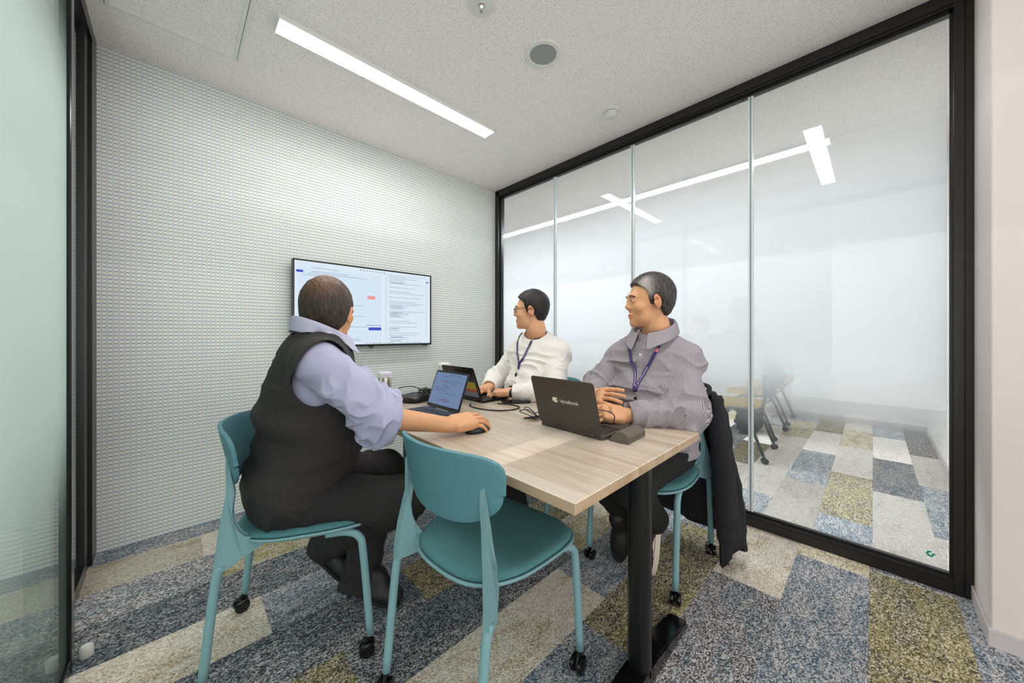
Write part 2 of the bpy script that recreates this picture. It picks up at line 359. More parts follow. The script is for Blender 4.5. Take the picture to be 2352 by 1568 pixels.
# ------------------------------------------------------------------ room shell
ZC = 2.5; YA = 2.645; XG = 2.36
fl = B(); box(fl, -3.0, 6.6, -3.0, 5.2, -.12, -.008); floor = tag(obj('floor', fl, M['slab']), 'floor of patterned carpet planks in cream, gray, blue and olive', kind='structure')
def tile(x0, x1, y0, y1, kind):
    bm = B(); g = .0002; z = random.uniform(-.0003, .0003)
    box(bm, x0+g, x1-g, y0+g, y1-g, -.008, z, bev=.0007, seg=1)
    return obj('carpet_tile', bm, CARPET[kind], floor)
def row(y0, y1, joints, kinds):
    for (a, b), k in zip(zip(joints, joints[1:]), kinds): tile(a, b, y0, y1, k)
RY = lambda r: .0125+.249*r
ROOM = {
 -4: ([-1.4,-.4,.6,1.6,2.40], ['gray','cream','blue','olive']),
 -3: ([-1.1,-.1,.9,1.9,2.40], ['olive','gray','blue','gray']),
 -2: ([-1.6,-.6,.4,1.4,2.40], ['gray','cream','gray','blue']),
 -1: ([-1.7,-.72,.28,1.28,2.28,2.40], ['blue','gray','olive','olive','gray']),
  0: ([-1.8,-.8,.2,1.2,2.2,2.40], ['cream','gray','blue','blue','yellow']),
  1: ([-1.23,-.23,.767,1.767,2.40], ['cream','gray','gray','cream']),
  2: ([-1.9,-.9,.10,1.10,2.10,2.40], ['gray','cream','blue','olive','blue']),
  3: ([-1.735,-.735,.265,1.265,2.265,2.40], ['gray','blue','cream','blue','cream']),
  4: ([-1.59,-.59,.41,1.41,2.40], ['blue','olive','dark','yellow']),
  5: ([-1.26,-.26,.74,1.74,2.40], ['cream','dark','olive','gray']),
  6: ([-1.746,-.746,.254,1.254,2.254,2.40], ['olive','cream','blue','dark','cream']),
  7: ([-1.45,-.45,.55,1.55,2.40], ['cream','dark','blue','gray']),
  8: ([-1.85,-.85,.146,1.146,2.146,2.40], ['blue','gray','yellow','gray','olive']),
  9: ([-1.9,-.9,.1,1.1,2.1,2.40], ['cream','cream','cream','gray','cream']),
 10: ([-1.5,-.5,.5,1.5,2.40], ['blue','blue','gray','blue']),
}
for r, (j, k) in ROOM.items(): row(RY(r), RY(r+1) if r < 10 else YA, j, k)
AY = lambda r: .003+.2286*r
ADJ = {
 -3: ([2.40,3.1,4.0,4.93,5.9], ['pale','gray','pale','olive']), -2: ([2.40,2.9,3.8,4.7,5.9], ['pale','blue','pale','gray']),
 -1: ([2.40,3.445,4.358,5.27,5.9], ['pale','blue','pale','blue']),
  0: ([2.40,2.797,3.70,4.60,5.42,5.9], ['blue','olive','pale','yellow','pale']),
  1: ([2.40,3.30,4.21,5.12,5.9], ['pale','blue','pale','olive']),
  2: ([2.40,2.85,3.75,4.66,5.57,5.9], ['blue','pale','pale','olive','blue']),
  3: ([2.40,3.40,4.15,5.06,5.9], ['pale','olive','pale','gray']),
  4: ([2.40,2.95,3.86,4.78,5.9], ['gray','pale','blue','pale']),
  5: ([2.40,3.2,4.12,5.03,5.9], ['olive','pale','pale','yellow']),
  6: ([2.40,2.7,3.62,4.5,5.9], ['pale','gray','pale','blue']),
  7: ([2.40,3.0,3.9,4.8,5.9], ['gray','pale','olive','pale']),
  8: ([2.40,3.3,4.2,5.1,5.9], ['pale','blue','pale','pale']),
  9: ([2.40,2.8,3.7,4.6,5.9], ['blue','pale','gray','pale']),
 10: ([2.40,3.1,4.0,4.9,5.9], ['pale','gray','pale','blue']), 11: ([2.40,2.9,3.8,4.7,5.9], ['pale','olive','pale','gray']),
}
for r, (j, k) in ADJ.items(): row(AY(r), AY(r+1), j, k)

bm = B(); box(bm, -3.0, 6.6, -1.3, 5.2, ZC, ZC+.1); ceiling = tag(obj('ceiling', bm, M['ceiling']), 'white mineral fibre ceiling with fine worm holes', kind='structure')
bm = B(); box(bm, -3.0, 2.40, YA, YA+.12, 0, ZC); tag(obj('wall_back', bm, M['wallpaper']), 'back wall papered in pale green stripes and blue dashes', kind='structure')
# corner column at the right edge
bm = B(); box(bm, 2.03, 2.40, -1.4, -.283, 0, ZC, bev=.004); wf = tag(obj('wall_front', bm, M['pink_wall']), 'plain white column at the right end of the glass partition', kind='structure')
bm = B(); box(bm, 2.022, 2.33, -1.4, -.275, 0, .062, bev=.002); tag(obj('baseboard_front', bm, M['baseboard']), kind='structure')
# next room
bm = B(); box(bm, 2.40, 5.9, -.50, -.40, 0, ZC); tag(obj('wall_side', bm, M['white_wall']), kind='structure')
bm = B(); box(bm, 2.40, 5.9, -.40, -.392, 0, .06, bev=.002); tag(obj('baseboard_side', bm, M['baseboard']), kind='structure')
bm = B(); box(bm, 5.9, 6.0, -.50, 5.0, 0, ZC); tag(obj('wall_far', bm, M['white_wall']), kind='structure')
bm = B(); box(bm, 5.888, 5.9, -.39, 5.0, 0, .06, bev=.002); tag(obj('baseboard_far', bm, M['baseboard']), kind='structure')
bm = B(); box(bm, 2.40, 6.0, 5.0, 5.1, 0, ZC); tag(obj('wall_end', bm, M['white_wall']), kind='structure')

# glass partition on the right
wr = empty('wall_right', (XG, 0, 0), label='black framed glass partition with frosted band to the next room', kind='structure')
x0, x1 = -.042, .04
bm = B(); box(bm, x0, x1, -.233, 2.62, 0, .045); box(bm, x0+.004, x1-.004, -.233, 2.62, .045, .058); box(bm, -.016, -.004, -.233, 2.62, .058, .07); obj('bottom_rail', bm, M['black_frame'], wr)
bm = B(); box(bm, x0, x1, -.233, 2.62, ZC-.052, ZC); box(bm, x0+.006, x1, -.233, 2.62, ZC-.064, ZC-.052); box(bm, -.018, -.006, -.233, 2.62, ZC-.078, ZC-.064); obj('top_rail', bm, M['black_frame'], wr)
bm = B(); box(bm, x0, x1, 2.595, 2.643, 0, ZC); box(bm, -.018, -.006, 2.58, 2.595, .06, ZC-.06); obj('post', bm, M['black_frame'], wr)
bm = B(); box(bm, x0, x1, -.259, -.231, 0, ZC, bev=.001, seg=1); box(bm, x0+.006, x1, -.262, -.258, 0, ZC); box(bm, x0, x1, -.287, -.261, 0, ZC, bev=.001, seg=1); box(bm, -.018, -.006, -.231, -.222, .06, ZC-.06); obj('post', bm, M['black_frame'], wr)
joints = [2.58, 1.905, 1.196, .484, -.225]
for i in range(4):
    bm = B(); box(bm, -.004, .004, joints[i+1]+.008, joints[i]-.008, .06, ZC-.06); p = obj('glass_pane', bm, M['glass'], wr)
    bm = B(); vs = [bm.verts.new(c) for c in ((.008, joints[i+1]+.008, .06), (.008, joints[i]-.008, .06), (.008, joints[i]-.008, ZC-.06), (.008, joints[i+1]+.008, ZC-.06))]
    bm.faces.new(vs); tag(obj('frosted_film', bm, M['film'], p), 'film frosted in the middle and clear at top and bottom')
    if i < 3:
        bm = B(); y = joints[i+1]
        box(bm, -.012, .010, y-.011, y-.004, .06, ZC-.06, mi=0); box(bm, -.009, .008, y-.004, y+.004, .06, ZC-.06, mi=1); box(bm, -.012, .010, y+.004, y+.011, .06, ZC-.06, mi=0)
        obj('joint_strip', bm, [M['joint'], M['joint_dark']], wr)
def safety_mark(y, z):
    n = 16; ro, ri = .0125, .0058; a0, a1 = math.radians(72), math.radians(318)
    an = [a0+(a1-a0)*k/n for k in range(n+1)]
    poly = [(y-ro*math.cos(a), z+ro*math.sin(a)) for a in an]+[(y-ri*math.cos(a), z+ri*math.sin(a)) for a in an[::-1]]
    bm = B(); prism(bm, poly, -.0062, -.0048, 'x')
    o = tag(obj('safety_mark', bm, M['mark'], wr), 'small green collision mark stuck near the bottom of the glass')
    bm = B(); prism(bm, [(y-.0085-.0062*math.cos(2*PI*k/14), z+.0012*math.cos(2*PI*k/14)+.0040*math.sin(2*PI*k/14)) for k in range(14)], -.0062, -.0048, 'x'); obj('mark_dot', bm, M['mark'], o)
safety_mark(.546, .131); safety_mark(-.172, .125)

# sliding door partition on the left
wl = empty('wall_left', (-.275, 0, 0), label='black framed partition with frosted sliding glass door', kind='structure')
bm = B(); box(bm, -.06, 0, 2.52, YA, 0, ZC, bev=.002, seg=1); box(bm, -.05, -.012, 2.43, 2.52, 0, ZC); obj('post', bm, M['black_frame'], wl)
bm = B(); box(bm, -.06, 0, -.6, 2.52, ZC-.06, ZC); obj('top_rail', bm, M['black_frame'], wl)
bm = B(); box(bm, -.045, -.008, 1.55, 2.43, 0, .055, bev=.002, seg=1); obj('bottom_rail', bm, M['black_gloss'], wl)
bm = B(); box(bm, -.032, -.024, 1.66, 2.43, .05, ZC-.06); obj('fixed_pane', bm, M['glass_teal'], wl)
dr = empty('door_1', (-.233, 0, 0), label='frosted glass sliding door with black stile, at left edge', kind='structure')
bm = B(); box(bm, -.035, .0, 1.752, 1.795, .012, ZC-.05, bev=.003); box(bm, -.028, -.007, 1.795, 1.805, .012, ZC-.05); obj('stile', bm, M['black_gloss'], dr)
bm = B(); box(bm, -.032, -.002, .3, 1.752, .012, .055, bev=.003); obj('bottom_rail', bm, M['black_gloss'], dr)
bm = B(); box(bm, -.021, -.013, .3, 1.752, .055, ZC-.06); dp = obj('glass_pane', bm, M['glass_teal'], dr)
bm = B(); vs = [bm.verts.new(c) for c in ((-.010, .3, .055), (-.010, 1.752, .055), (-.010, 1.752, ZC-.06), (-.010, .3, ZC-.06))]; bm.faces.new(vs); obj('frosted_film', bm, M['film_teal'], dp)
bm = B(); lathe(bm, [(0,0),(.016,0),(.017,.004),(.0165,.03),(.012,.037),(0,.038)], 20); ds = obj('door_stopper', bm, M['white_plastic'], smooth=True); ds.location = (-.212, 1.83, 0); ds.data.set_sharp_from_angle(angle=.7)
tag(ds, 'small white door stopper on the carpet by the black door stile', 'door stopper')

# ------------------------------------------------------------------ ceiling fittings
def linear_lamp(name, x0, x1, y0, y1, mat, label):
    cx, cy = (x0+x1)/2, (y0+y1)/2; t = empty(name, (cx, cy, ZC), label=label, cat='ceiling light'); a, b = (x1-x0)/2, (y1-y0)/2
    bm = B(); box(bm, -a, a, -b, b, -.022, 0); obj('lamp_body', bm, M['white_metal'], t)
    bm = B(); bx = (-a+.003, a-.003, -b+.003, b-.003); bm.faces.new([bm.verts.new((x, y, -.0232)) for x, y in ((bx[0],bx[2]),(bx[0],bx[3]),(bx[1],bx[3]),(bx[1],bx[2]))]); bmesh.ops.solidify(bm, geom=bm.faces[:], thickness=-.006); obj('diffuser', bm, mat, t)
    for s_ in (-1, 1):
        bm = B()
        if x1-x0 > y1-y0: box(bm, min(s_*a, s_*(a+.002)), max(s_*a, s_*(a+.002)), -b, b, -.026, 0)
        else: box(bm, -a, a, min(s_*b, s_*(b+.002)), max(s_*b, s_*(b+.002)), -.026, 0)
        obj('end_cap', bm, M['white_metal'], t)
    return t
linear_lamp('ceiling_light', .335, 1.594, 1.832, 1.934, M['lamp'], 'long white linear lamp on the ceiling above the table end')
linear_lamp('ceiling_light', .335, 1.594, .24, .342, M['lamp'], 'long white linear lamp seen only mirrored in the glass at right')
linear_lamp('ceiling_light', 3.37, 3.485, .22, 4.9, M['lamp_adj'], 'very long line of light on the ceiling beyond the glass')
t = empty('ceiling_speaker', (1.346, 1.166, ZC), label='round white ceiling speaker with gray grille', cat='speaker')
bm = B(); lathe(bm, [(.068,0),(.0915,0),(.0915,-.004),(.088,-.009),(.07,-.010),(.067,-.006)], 48); obj('trim_ring', bm, M['white_plastic'], t, sharp=40)
bm = B(); lathe(bm, [(0,-.004),(.066,-.004),(.067,-.0065),(0,-.0075)], 48); obj('grille', bm, M['grille'], t)
t = empty('smoke_detector', (1.997, 1.16, ZC), label='small white domed smoke detector on the ceiling near the glass', cat='smoke detector')
bm = B(); lathe(bm, [(0,0),(.05,0),(.05,-.012),(.046,-.016),(.040,-.018)], 36); obj('base', bm, M['white_plastic'], t, sharp=40)
bm = B(); lathe(bm, [(.038,-.018),(.041,-.028),(.040,-.034),(.036,-.034),(.035,-.038),(.026,-.046),(0,-.049)], 36); obj('cover', bm, M['white_plastic'], t, sharp=40)
bm = B(); bmesh.ops.create_uvsphere(bm, u_segments=8, v_segments=6, radius=.003, matrix=Matrix.Translation((.035,-.032,-.014))); obj('indicator', bm, M['grille'], t, smooth=True)
t = empty('emergency_light', (.951, 1.173, ZC), label='round cream emergency light with small lens at the top edge', cat='emergency light')
bm = B(); lathe(bm, [(0,0),(.062,0),(.062,-.004),(.058,-.007),(0,-.008)], 48); obj('face_plate', bm, M['white_plastic'], t, sharp=40)
bm = B(); lathe(bm, [(.0,-.012),(.010,-.012),(.0145,-.010),(.0155,-.007)], 24); obj('lens_ring', bm, M['chrome'], t, smooth=True)
bm = B(); bmesh.ops.create_uvsphere(bm, u_segments=12, v_segments=8, radius=.006, matrix=Matrix.Translation((0,0,-.013))); obj('lens', bm, emit('led_small', (1,.95,.8,1), 1.5), t, smooth=True)
bm = B()
for a in range(5): bmesh.ops.create_uvsphere(bm, u_segments=6, v_segments=4, radius=.0018, matrix=Matrix.Translation((.018+.005*math.cos(a*1.257), .024+.005*math.sin(a*1.257), -.008)))
obj('vent_dots', bm, M['black_plastic'], t)
t = empty('access_hatch', (.005, 2.06, ZC), label='square ceiling access hatch with silver frame at upper left', cat='access hatch')
hx0, hx1, hy0, hy1 = -.235, .24, -.40, .245
def ring_frame(bm, x0, x1, y0, y1, wd, z0, z1):
    box(bm, x0, x1, y0, y0+wd, z0, z1); box(bm, x0, x1, y1-wd, y1, z0, z1); box(bm, x0, x0+wd, y0+wd, y1-wd, z0, z1); box(bm, x1-wd, x1, y0+wd, y1-wd, z0, z1)
bm = B(); ring_frame(bm, hx0, hx1, hy0, hy1, .013, -.006, 0); obj('outer_frame', bm, M['white_metal'], t)
bm = B(); ring_frame(bm, hx0+.015, hx1-.015, hy0+.015, hy1-.015, .014, -.008, -.001); obj('door_frame', bm, M['white_metal'], t)
bm = B(); box(bm, hx0+.029, hx1-.029, hy0+.029, hy1-.029, -.005, -.001); obj('hatch_panel', bm, M['ceiling'], t)
bm = B(); ring_frame(bm, hx0+.0125, hx1-.0125, hy0+.0125, hy1-.0125, .003, -.0062, -.0004); obj('shadow_gap', bm, M['black_frame'], t)

# ------------------------------------------------------------------ wall screen and outlet
t = empty('wall_screen', (1.045, 2.58, 1.273), label='wall mounted flat screen showing a pale document page', cat='screen')
W2, H2 = .503, .289
bm = B(); box(bm, -W2, W2, .0, .035, -H2, H2, bev=.003); obj('housing', bm, M['tv_body'], t)
bm = B(); ring_frame(bm, -W2, W2, 0, 1, .009, 0, 1)
for v in bm.verts: v.co = Vector((v.co.x, -.004+.006*v.co.z, (-H2+.004)+(2*H2-.004)*v.co.y))
for v in bm.verts:
    pass
obj('bezel', bm, M['bezel'], t)
bm = B(); box(bm, -W2+.011, W2-.011, -.001, .001, -H2+.016, H2-.010); scr = obj('display', bm, M['screen_tv'], t)
def flat(bm, x0, x1, z0, z1, y=-.0016, th=.0004): box(bm, x0, x1, y, y+th, z0, z1)
g1, g2, gb, gr = B(), B(), B(), B()
rnd = random.Random(3)
bm = B(); flat(bm, -W2+.03, .08, -H2+.03, H2-.05, y=-.0013); obj('page_panel', bm, M['screen_tv_band'], t)
z = H2-.045
while z > -H2+.04:
    ln = rnd.uniform(.08, .33); flat(g1, .135, .135+ln, z, z+.0035)
    if rnd.random() < .75: ln = rnd.uniform(.1, .45); flat(g1, -W2+.05+rnd.uniform(0,.1), -W2+.05+ln, z-.004, z-.0005)
    if rnd.random() < .3: flat(g2, .15, .15+rnd.uniform(.05,.12), z-.011, z-.0075)
    z -= rnd.choice((.013, .013, .018, .032))
flat(g1, .09, .47, H2-.035, H2-.033); flat(g1, .112, .114, -H2+.04, H2-.05); flat(g1, .455, .457, -H2+.06, H2-.08)
for k in range(22): flat(g2, -.05+k*.021, -.05+k*.021+rnd.uniform(.004,.014), -H2+.021, -H2+.026)
for k in range(9): flat(g2, -.08+k*.022, -.08+k*.022+.009, H2-.028, H2-.023)
flat(gb, -.02, .075, -.172, -.150); flat(gb, -.04, .075, -.136, -.133); flat(gb, .455, .475, H2-.068, H2-.058); flat(gb, -W2+.02, -W2+.06, H2-.085, H2-.070)
flat(gr, -.028, .03, .056, .082)
for b_, mt, nm in ((g1, 'scr_gray', 'text_lines'), (g2, 'scr_dark', 'text_marks'), (gb, 'scr_blue', 'blue_bars')): tag(obj(nm, b_, M[mt], scr), kind='stuff')
obj('red_box', gr, M['scr_red'], scr)
for o_ in scr.children: pass
bm = B(); box(bm, -.02, .02, -.002, .012, -H2-.004, -H2+.002); tube(bm, [(-.012,.0,-H2-.003),(-.004,.0,-H2-.017),(.004,0,-H2-.017),(.012,0,-H2-.003)], .0025, 6); obj('sensor_tab', bm, M['bezel'], t)
bm = B(); box(bm, W2-.07, W2-.03, .005, .03, -H2-.006, -H2+.002); obj('port_cover', bm, M['bezel'], t)
bm = B(); box(bm, -.46, .1, .035, .063, -.12, .19, bev=.002); obj('mount_bracket', bm, M['black_frame'], t)
t = empty('wall_outlet', (.965, YA, .36), label='small white socket plate low on the papered wall', cat='outlet')
bm = B(); box(bm, -.035, .035, -.008, 0, -.06, .06, bev=.003); obj('plate', bm, M['white_plastic'], t)
for zz in (-.025, .025):
    for dx in (-.007, .007):
        bm = B(); box(bm, dx-.0015, dx+.0015, -.0085, -.006, zz-.006, zz+.006); obj('slot', bm, M['black_plastic'], t)

# ------------------------------------------------------------------ table
TZ = .70
tb = empty('meeting_table', (1.04, 1.25, 0), label='pale oak meeting table on black T-shaped steel legs', cat='table')
bm = B(); box(bm, -.398, .398, -.788, .79, TZ-.028, TZ, bev=.0015, seg=1)
bm.faces.ensure_lookup_table()
for f in bm.faces: f.material_index = 0 if f.normal.z > .6 else 1
obj('tabletop', bm, [M['wood'], M['wood_edge']], tb)
for yy in (-.745, .745):
    bm = B(); pr = rrect(.062, .068, .026, 5); prism(bm, [(a, yy+b) for a, b in pr], .03, TZ-.03, 'z'); lg = obj('leg', bm, M['leg_black'], tb, sharp=35)
    bm = B()
    poly = [(-.315, 0), (-.318, .018), (-.29, .034), (-.06, .052), (.06, .052), (.29, .034), (.318, .018), (.315, 0)]
    prism(bm, poly, yy-.034, yy+.034, 'y', bev=.008); obj('foot', bm, M['black_gloss'], lg, sharp=30)
    bm = B(); box(bm, -.24, .24, yy-.020, yy+.020, TZ-.04, TZ-.028, bev=.002, seg=1); obj('bracket', bm, M['black_frame'], lg)
bm = B(); box(bm, -.14, -.10, -.72, .72, TZ-.068, TZ-.03); box(bm, .10, .14, -.72, .72, TZ-.068, TZ-.03); obj('under_beam', bm, M['black_frame'], tb)

# ------------------------------------------------------------------ chairs
def outline(phi, sc=1.0):
    c, s_ = math.cos(phi), math.sin(phi); n = 3.0
    r = (abs(c)**n+abs(s_)**n)**(-1/n)
    u = r*c*.218*sc; v = r*s_*.212*sc
    return u+.035, v*(1+.10*(u/.218))
def disc(bm, prof, seg=48):
    """stack of scaled seat outlines: prof = [(scale, z)]; z gets a gentle saddle"""
    rings = []
    for sc, z in prof:
        if sc == 0: rings.append([bm.verts.new((.035, 0, z))]); continue
        ring = []
        for k in range(seg):
            u, v = outline(2*PI*k/seg, sc)
            ring.append(bm.verts.new((u, v, z+.012*(v/.21)**2*sc-.010*max(0, (u-.12)/.13)**2 + .006*max(0, (-u-.05)/.13))))
        rings.append(ring)
    for a, b in zip(rings, rings[1:]):
        for k in range(seg):
            k2 = (k+1)%seg
            if len(a) == 1: bm.faces.new((a[0], b[k], b[k2]))
            elif len(b) == 1: bm.faces.new((a[k], a[k2], b[0]))
            else: bm.faces.new((a[k], a[k2], b[k2], b[k]))
def make_chair():
    t = empty('swivel_chair', (0,0,0))
    t.name = 'office_chair'
    bm = B(); disc(bm, [(0,.452),(.4,.4525),(.7,.4555),(.88,.456),(.95,.452),(.985,.443),(.97,.436),(.6,.434),(0,.434)]); obj('seat_pad', bm, M['teal_fabric'], t, smooth=True)
    bm = B(); disc(bm, [(0,.433),(.9,.433),(.99,.4365),(1.015,.438),(1.025,.434),(1.01,.428),(.94,.421),(.5,.417),(0,.416)]); obj('seat_shell', bm, M['teal_plastic'], t, smooth=True)
    # back shell
    bm = B(); nu, nv = 26, 12; g = []
    for j in range(nv+1):
        rowv = []
        b = -1+2*j/nv
        for i in range(nu+1):
            a = -1+2*i/nu
            # square to rounded rectangle
            q = max(abs(a), abs(b)); n = 5.0
            den = (abs(a)**n+abs(b)**n)**(1/n) if q > 0 else 1
            k = q/den if q > 0 else 1
            A, Bv = a*k, b*k
            hw = .208+.018*(Bv+1)/2-.012*(1-(Bv+1)/2)
            v = A*hw; z = .692+.098*Bv-.010*(abs(A)**2)*(1 if Bv < 0 else .3)*(-1 if Bv < 0 else 1)
            if Bv < 0: z += 0.03*(abs(A)**3)*(-Bv)
            u = -.190+.062*(v/.2)**2-.21*(z-.6)
            rowv.append(bm.verts.new((u, v, z)))
        g.append(rowv)
    for j in range(nv):
        for i in range(nu): bm.faces.new((g[j][i], g[j][i+1], g[j+1][i+1], g[j+1][i]))
    bmesh.ops.recalc_face_normals(bm, faces=bm.faces)
    bk = obj('backrest', bm, M['teal_back'], t, smooth=True)
    md = bk.modifiers.new('thick', 'SOLIDIFY'); md.thickness = .011; md.offset = 0; md.use_even_offset = True
    bv = bk.modifiers.new('round', 'BEVEL'); bv.width = .003; bv.segments = 2; bv.limit_method = 'ANGLE'
    for s_ in (-1, 1):
        bm = B()
        out = [(-.197,.385),(-.193,.43),(-.186,.50),(-.179,.56),(-.174,.60),(-.176,.65),(-.178,.695)]
        inn = [(-.170,.712),(-.164,.66),(-.154,.60),(-.157,.55),(-.154,.515),(-.146,.485),(-.132,.460),(-.110,.444),(-.075,.433),(-.02,.429),(.03,.427)]
        bot = [(.03,.418),(-.03,.416),(-.09,.410),(-.135,.401),(-.160,.392),(-.175,.383)]
        poly = out+inn+bot
        prism(bm, [(p[0], p[1]) for p in poly], -.011, .011, 'y', bev=.003)
        for v in bm.verts:
            lat = .198-.032*min(1, max(0, (v.co.z-.46)/.16))-.85*min(.12, max(0, v.co.x+.168))*min(1, max(0, (.53-v.co.z)/.05))
            v.co.y = s_*lat+v.co.y*(1.0 if v.co.z < .5 else 1-.3*min(1, (v.co.z-.5)/.2))
        obj('side_frame', bm, M['teal_plastic'], t, sharp=50)
        def leg(path, foot):
            bm = B(); tube(bm, catmull(path, 6), .0125, 12, rs=None); l = obj('leg', bm, M['teal_plastic'], t, smooth=True)
            a = random.uniform(0, PI)
            c = empty_caster(l, foot, a)
        leg([(-.182, s_*.198, .40), (-.195, s_*.198, .34), (-.225, s_*.197, .066)], (-.225, s_*.197))
        leg([(.09, s_*.172, .418), (.150, s_*.186, .420), (.190, s_*.195, .400), (.203, s_*.198, .34), (.225, s_*.20, .066)], (.225, s_*.20))
    return t
def caster_bm(a):
    bm = B()
    tube(bm, [(0,0,.045),(0,0,.072)], .0075, 10)
    for o_ in (-.013, .013):
        pr = [(0,-.0085),(.018,-.0085),(.0235,-.006),(.025,0),(.0235,.006),(.018,.0085),(0,.0085)]
        n0 = len(bm.verts); lathe(bm, pr, 20)
        for v in list(bm.verts)[n0:]:
            x, y, z = v.co; v.co = Vector((x, z+o_, y+.025))
    box(bm, -.016, .012, -.0045, .0045, .02, .05, bev=.002, seg=1)
    for v in list(bm.verts):
        x, y = v.co.x-.010*(1 if v.co.z < .046 else 0), v.co.y
        v.co.x, v.co.y = x*math.cos(a)-y*math.sin(a), x*math.sin(a)+y*math.cos(a)
    return bm
def empty_caster(l, foot, a):
    bm = caster_bm(a)
    for v in bm.verts: v.co.x += foot[0]; v.co.y += foot[1]
    return obj('caster', bm, M['caster'], l, sharp=40)
ch = make_chair()
CG = 'teal chairs on casters around the table'
ch.location = (.337, 1.447, 0); ch.rotation_euler = (0,0,math.radians(-21))
tag(ch, 'teal chair on casters under the man in the dark vest', 'chair', CG)
dup(ch, (.697, .8375, 0), math.radians(4.5), 'empty teal chair pushed in at the near side of the table')
dup(ch, (1.649, .7445, 0), PI, 'teal chair with a black jacket draped over its back')
dup(ch, (1.66, 1.46, 0), PI+.1, 'teal chair under the man in the white sweater, mostly hidden')

# ------------------------------------------------------------------ next room chairs
def make_nest_chair():
    t = empty('nesting_chair', (0,0,0))
    bm = B()
    for v_ in (0,):
        prism(bm, [(a+.0, b) for a, b in rrect(.42, .44, .07, 5)], .425, .455, 'z', bev=.008)
    obj('seat', bm, M['yellow_seat'], t, sharp=40)
    bm = B(); prism(bm, [(b, c+.67) for b, c in rrect(.42, .30, .06, 5)], -.245, -.225, 'x', bev=.004)
    obj('backrest', bm, M['black_mesh'], t, sharp=40)
    for s_ in (-1, 1):
        for fx in (.23, -.24):
            bm = B(); tube(bm, catmull([(.02 if fx > 0 else -.02, s_*.235, .43), (fx*.55, s_*.245, .33), (fx, s_*.26, .06)], 5), .013, 10); l = obj('leg', bm, M['black_frame'], t, smooth=True)
            bm = caster_bm(.5*s_)
            for v in bm.verts: v.co.x += fx; v.co.y += s_*.26
            obj('caster', bm, M['caster'], l, sharp=40)
        bm = B(); tube(bm, catmull([(.0, s_*.235, .43), (-.20, s_*.225, .44), (-.245, s_*.21, .55), (-.24, s_*.2, .8)], 5), .012, 10); obj('side_tube', bm, M['black_frame'], t, smooth=True)
    return t
nc = make_nest_chair(); nc.location = (3.75, .88, 0); nc.rotation_euler = (0,0,math.radians(92))
NG = 'yellow chairs behind the glass'
tag(nc, 'yellow seated black chair behind the glass, nearest to it', 'chair', NG)
dup(nc, (4.59, .93, 0), math.radians(88), 'yellow seated black chair behind the glass, second from it')
dup(nc, (5.40, .95, 0), math.radians(91), 'yellow seated black chair behind the glass, farthest from it')
t = empty('folding_table', (4.5, 1.95, 0), label='dark folding table behind the frosted glass with yellow chairs', cat='table')
bm = B(); box(bm, -1.0, 1.0, -.25, .25, .69, .715, bev=.003); obj('tabletop', bm, M['white_plastic'], t)
bm = B(); box(bm, -.9, .9, .20, .215, .36, .68, bev=.003); obj('modesty_panel', bm, M['black_mesh'], t)
for s_ in (-.85, .85):
    bm = B(); tube(bm, [(s_, 0, .69), (s_, 0, .09)], .02, 12); lg = obj('leg', bm, M['black_frame'], t, smooth=True)
    bm = B(); tube(bm, [(s_, -.25, .08), (s_, 0, .095), (s_, .25, .08)], .016, 10); obj('foot', bm, M['black_frame'], lg, smooth=True)
    for yy in (-.24, .24):
        bm = caster_bm(.3)
        for v in bm.verts: v.co.x += s_; v.co.y += yy
        obj('caster', bm, M['caster'], lg, sharp=40)
t = empty('tote_bag', (4.59, .95, 0), label='dark cloth bag standing under the yellow chairs behind glass', cat='bag')
bm = B(); prism(bm, [(-.20, 0), (.20, 0), (.215, .14), (.19, .27), (-.18, .27), (-.215, .14)], -.09, .09, 'y', bev=.03); obj('bag_body', bm, M['black_mesh'], t, smooth=True)
bm = B(); tube(bm, catmull([(-.12, 0, .26), (-.1, 0, .33), (.1, 0, .33), (.12, 0, .26)], 5), .008, 8); obj('handle', bm, M['black_mesh'], t, smooth=True)
# ------------------------------------------------------------------ distance-field modelling for bodies and cloth
F4 = np.float32
def A3(v): return np.array(v, F4)
def nrm(v):
    v = np.array(v, np.float64); return v/np.linalg.norm(v)
def cap_sdf(P, a, b, ra, rb):
    a = A3(a); b = A3(b); ab = b-a; t = np.clip(((P-a)@ab)/max(float(ab@ab), 1e-9), 0, 1)
    return np.linalg.norm(P-(a+t[:, None]*ab), axis=1)-(ra+(rb-ra)*t)
def ell_sdf(P, c, r, R=None):
    q = P-A3(c)
    if R is not None: q = q@np.array(R, F4).T
    r = A3(r); k0 = np.linalg.norm(q/r, axis=1); k1 = np.linalg.norm(q/(r*r), axis=1)
    return k0*(k0-1)/np.maximum(k1, 1e-6)
def sph(P, c, r): return np.linalg.norm(P-A3(c), axis=1)-r
def smin(a, b, k):
    h = np.clip(.5+.5*(b-a)/k, 0, 1); return b+(a-b)*h-k*h*(1-h)
def smax(a, b, k): return -smin(-a, -b, k)
def sstep(x, a, b):
    t = np.clip((x-a)/(b-a), 0, 1); return t*t*(3-2*t)
_tab = np.random.RandomState(5).rand(4096).astype(F4)
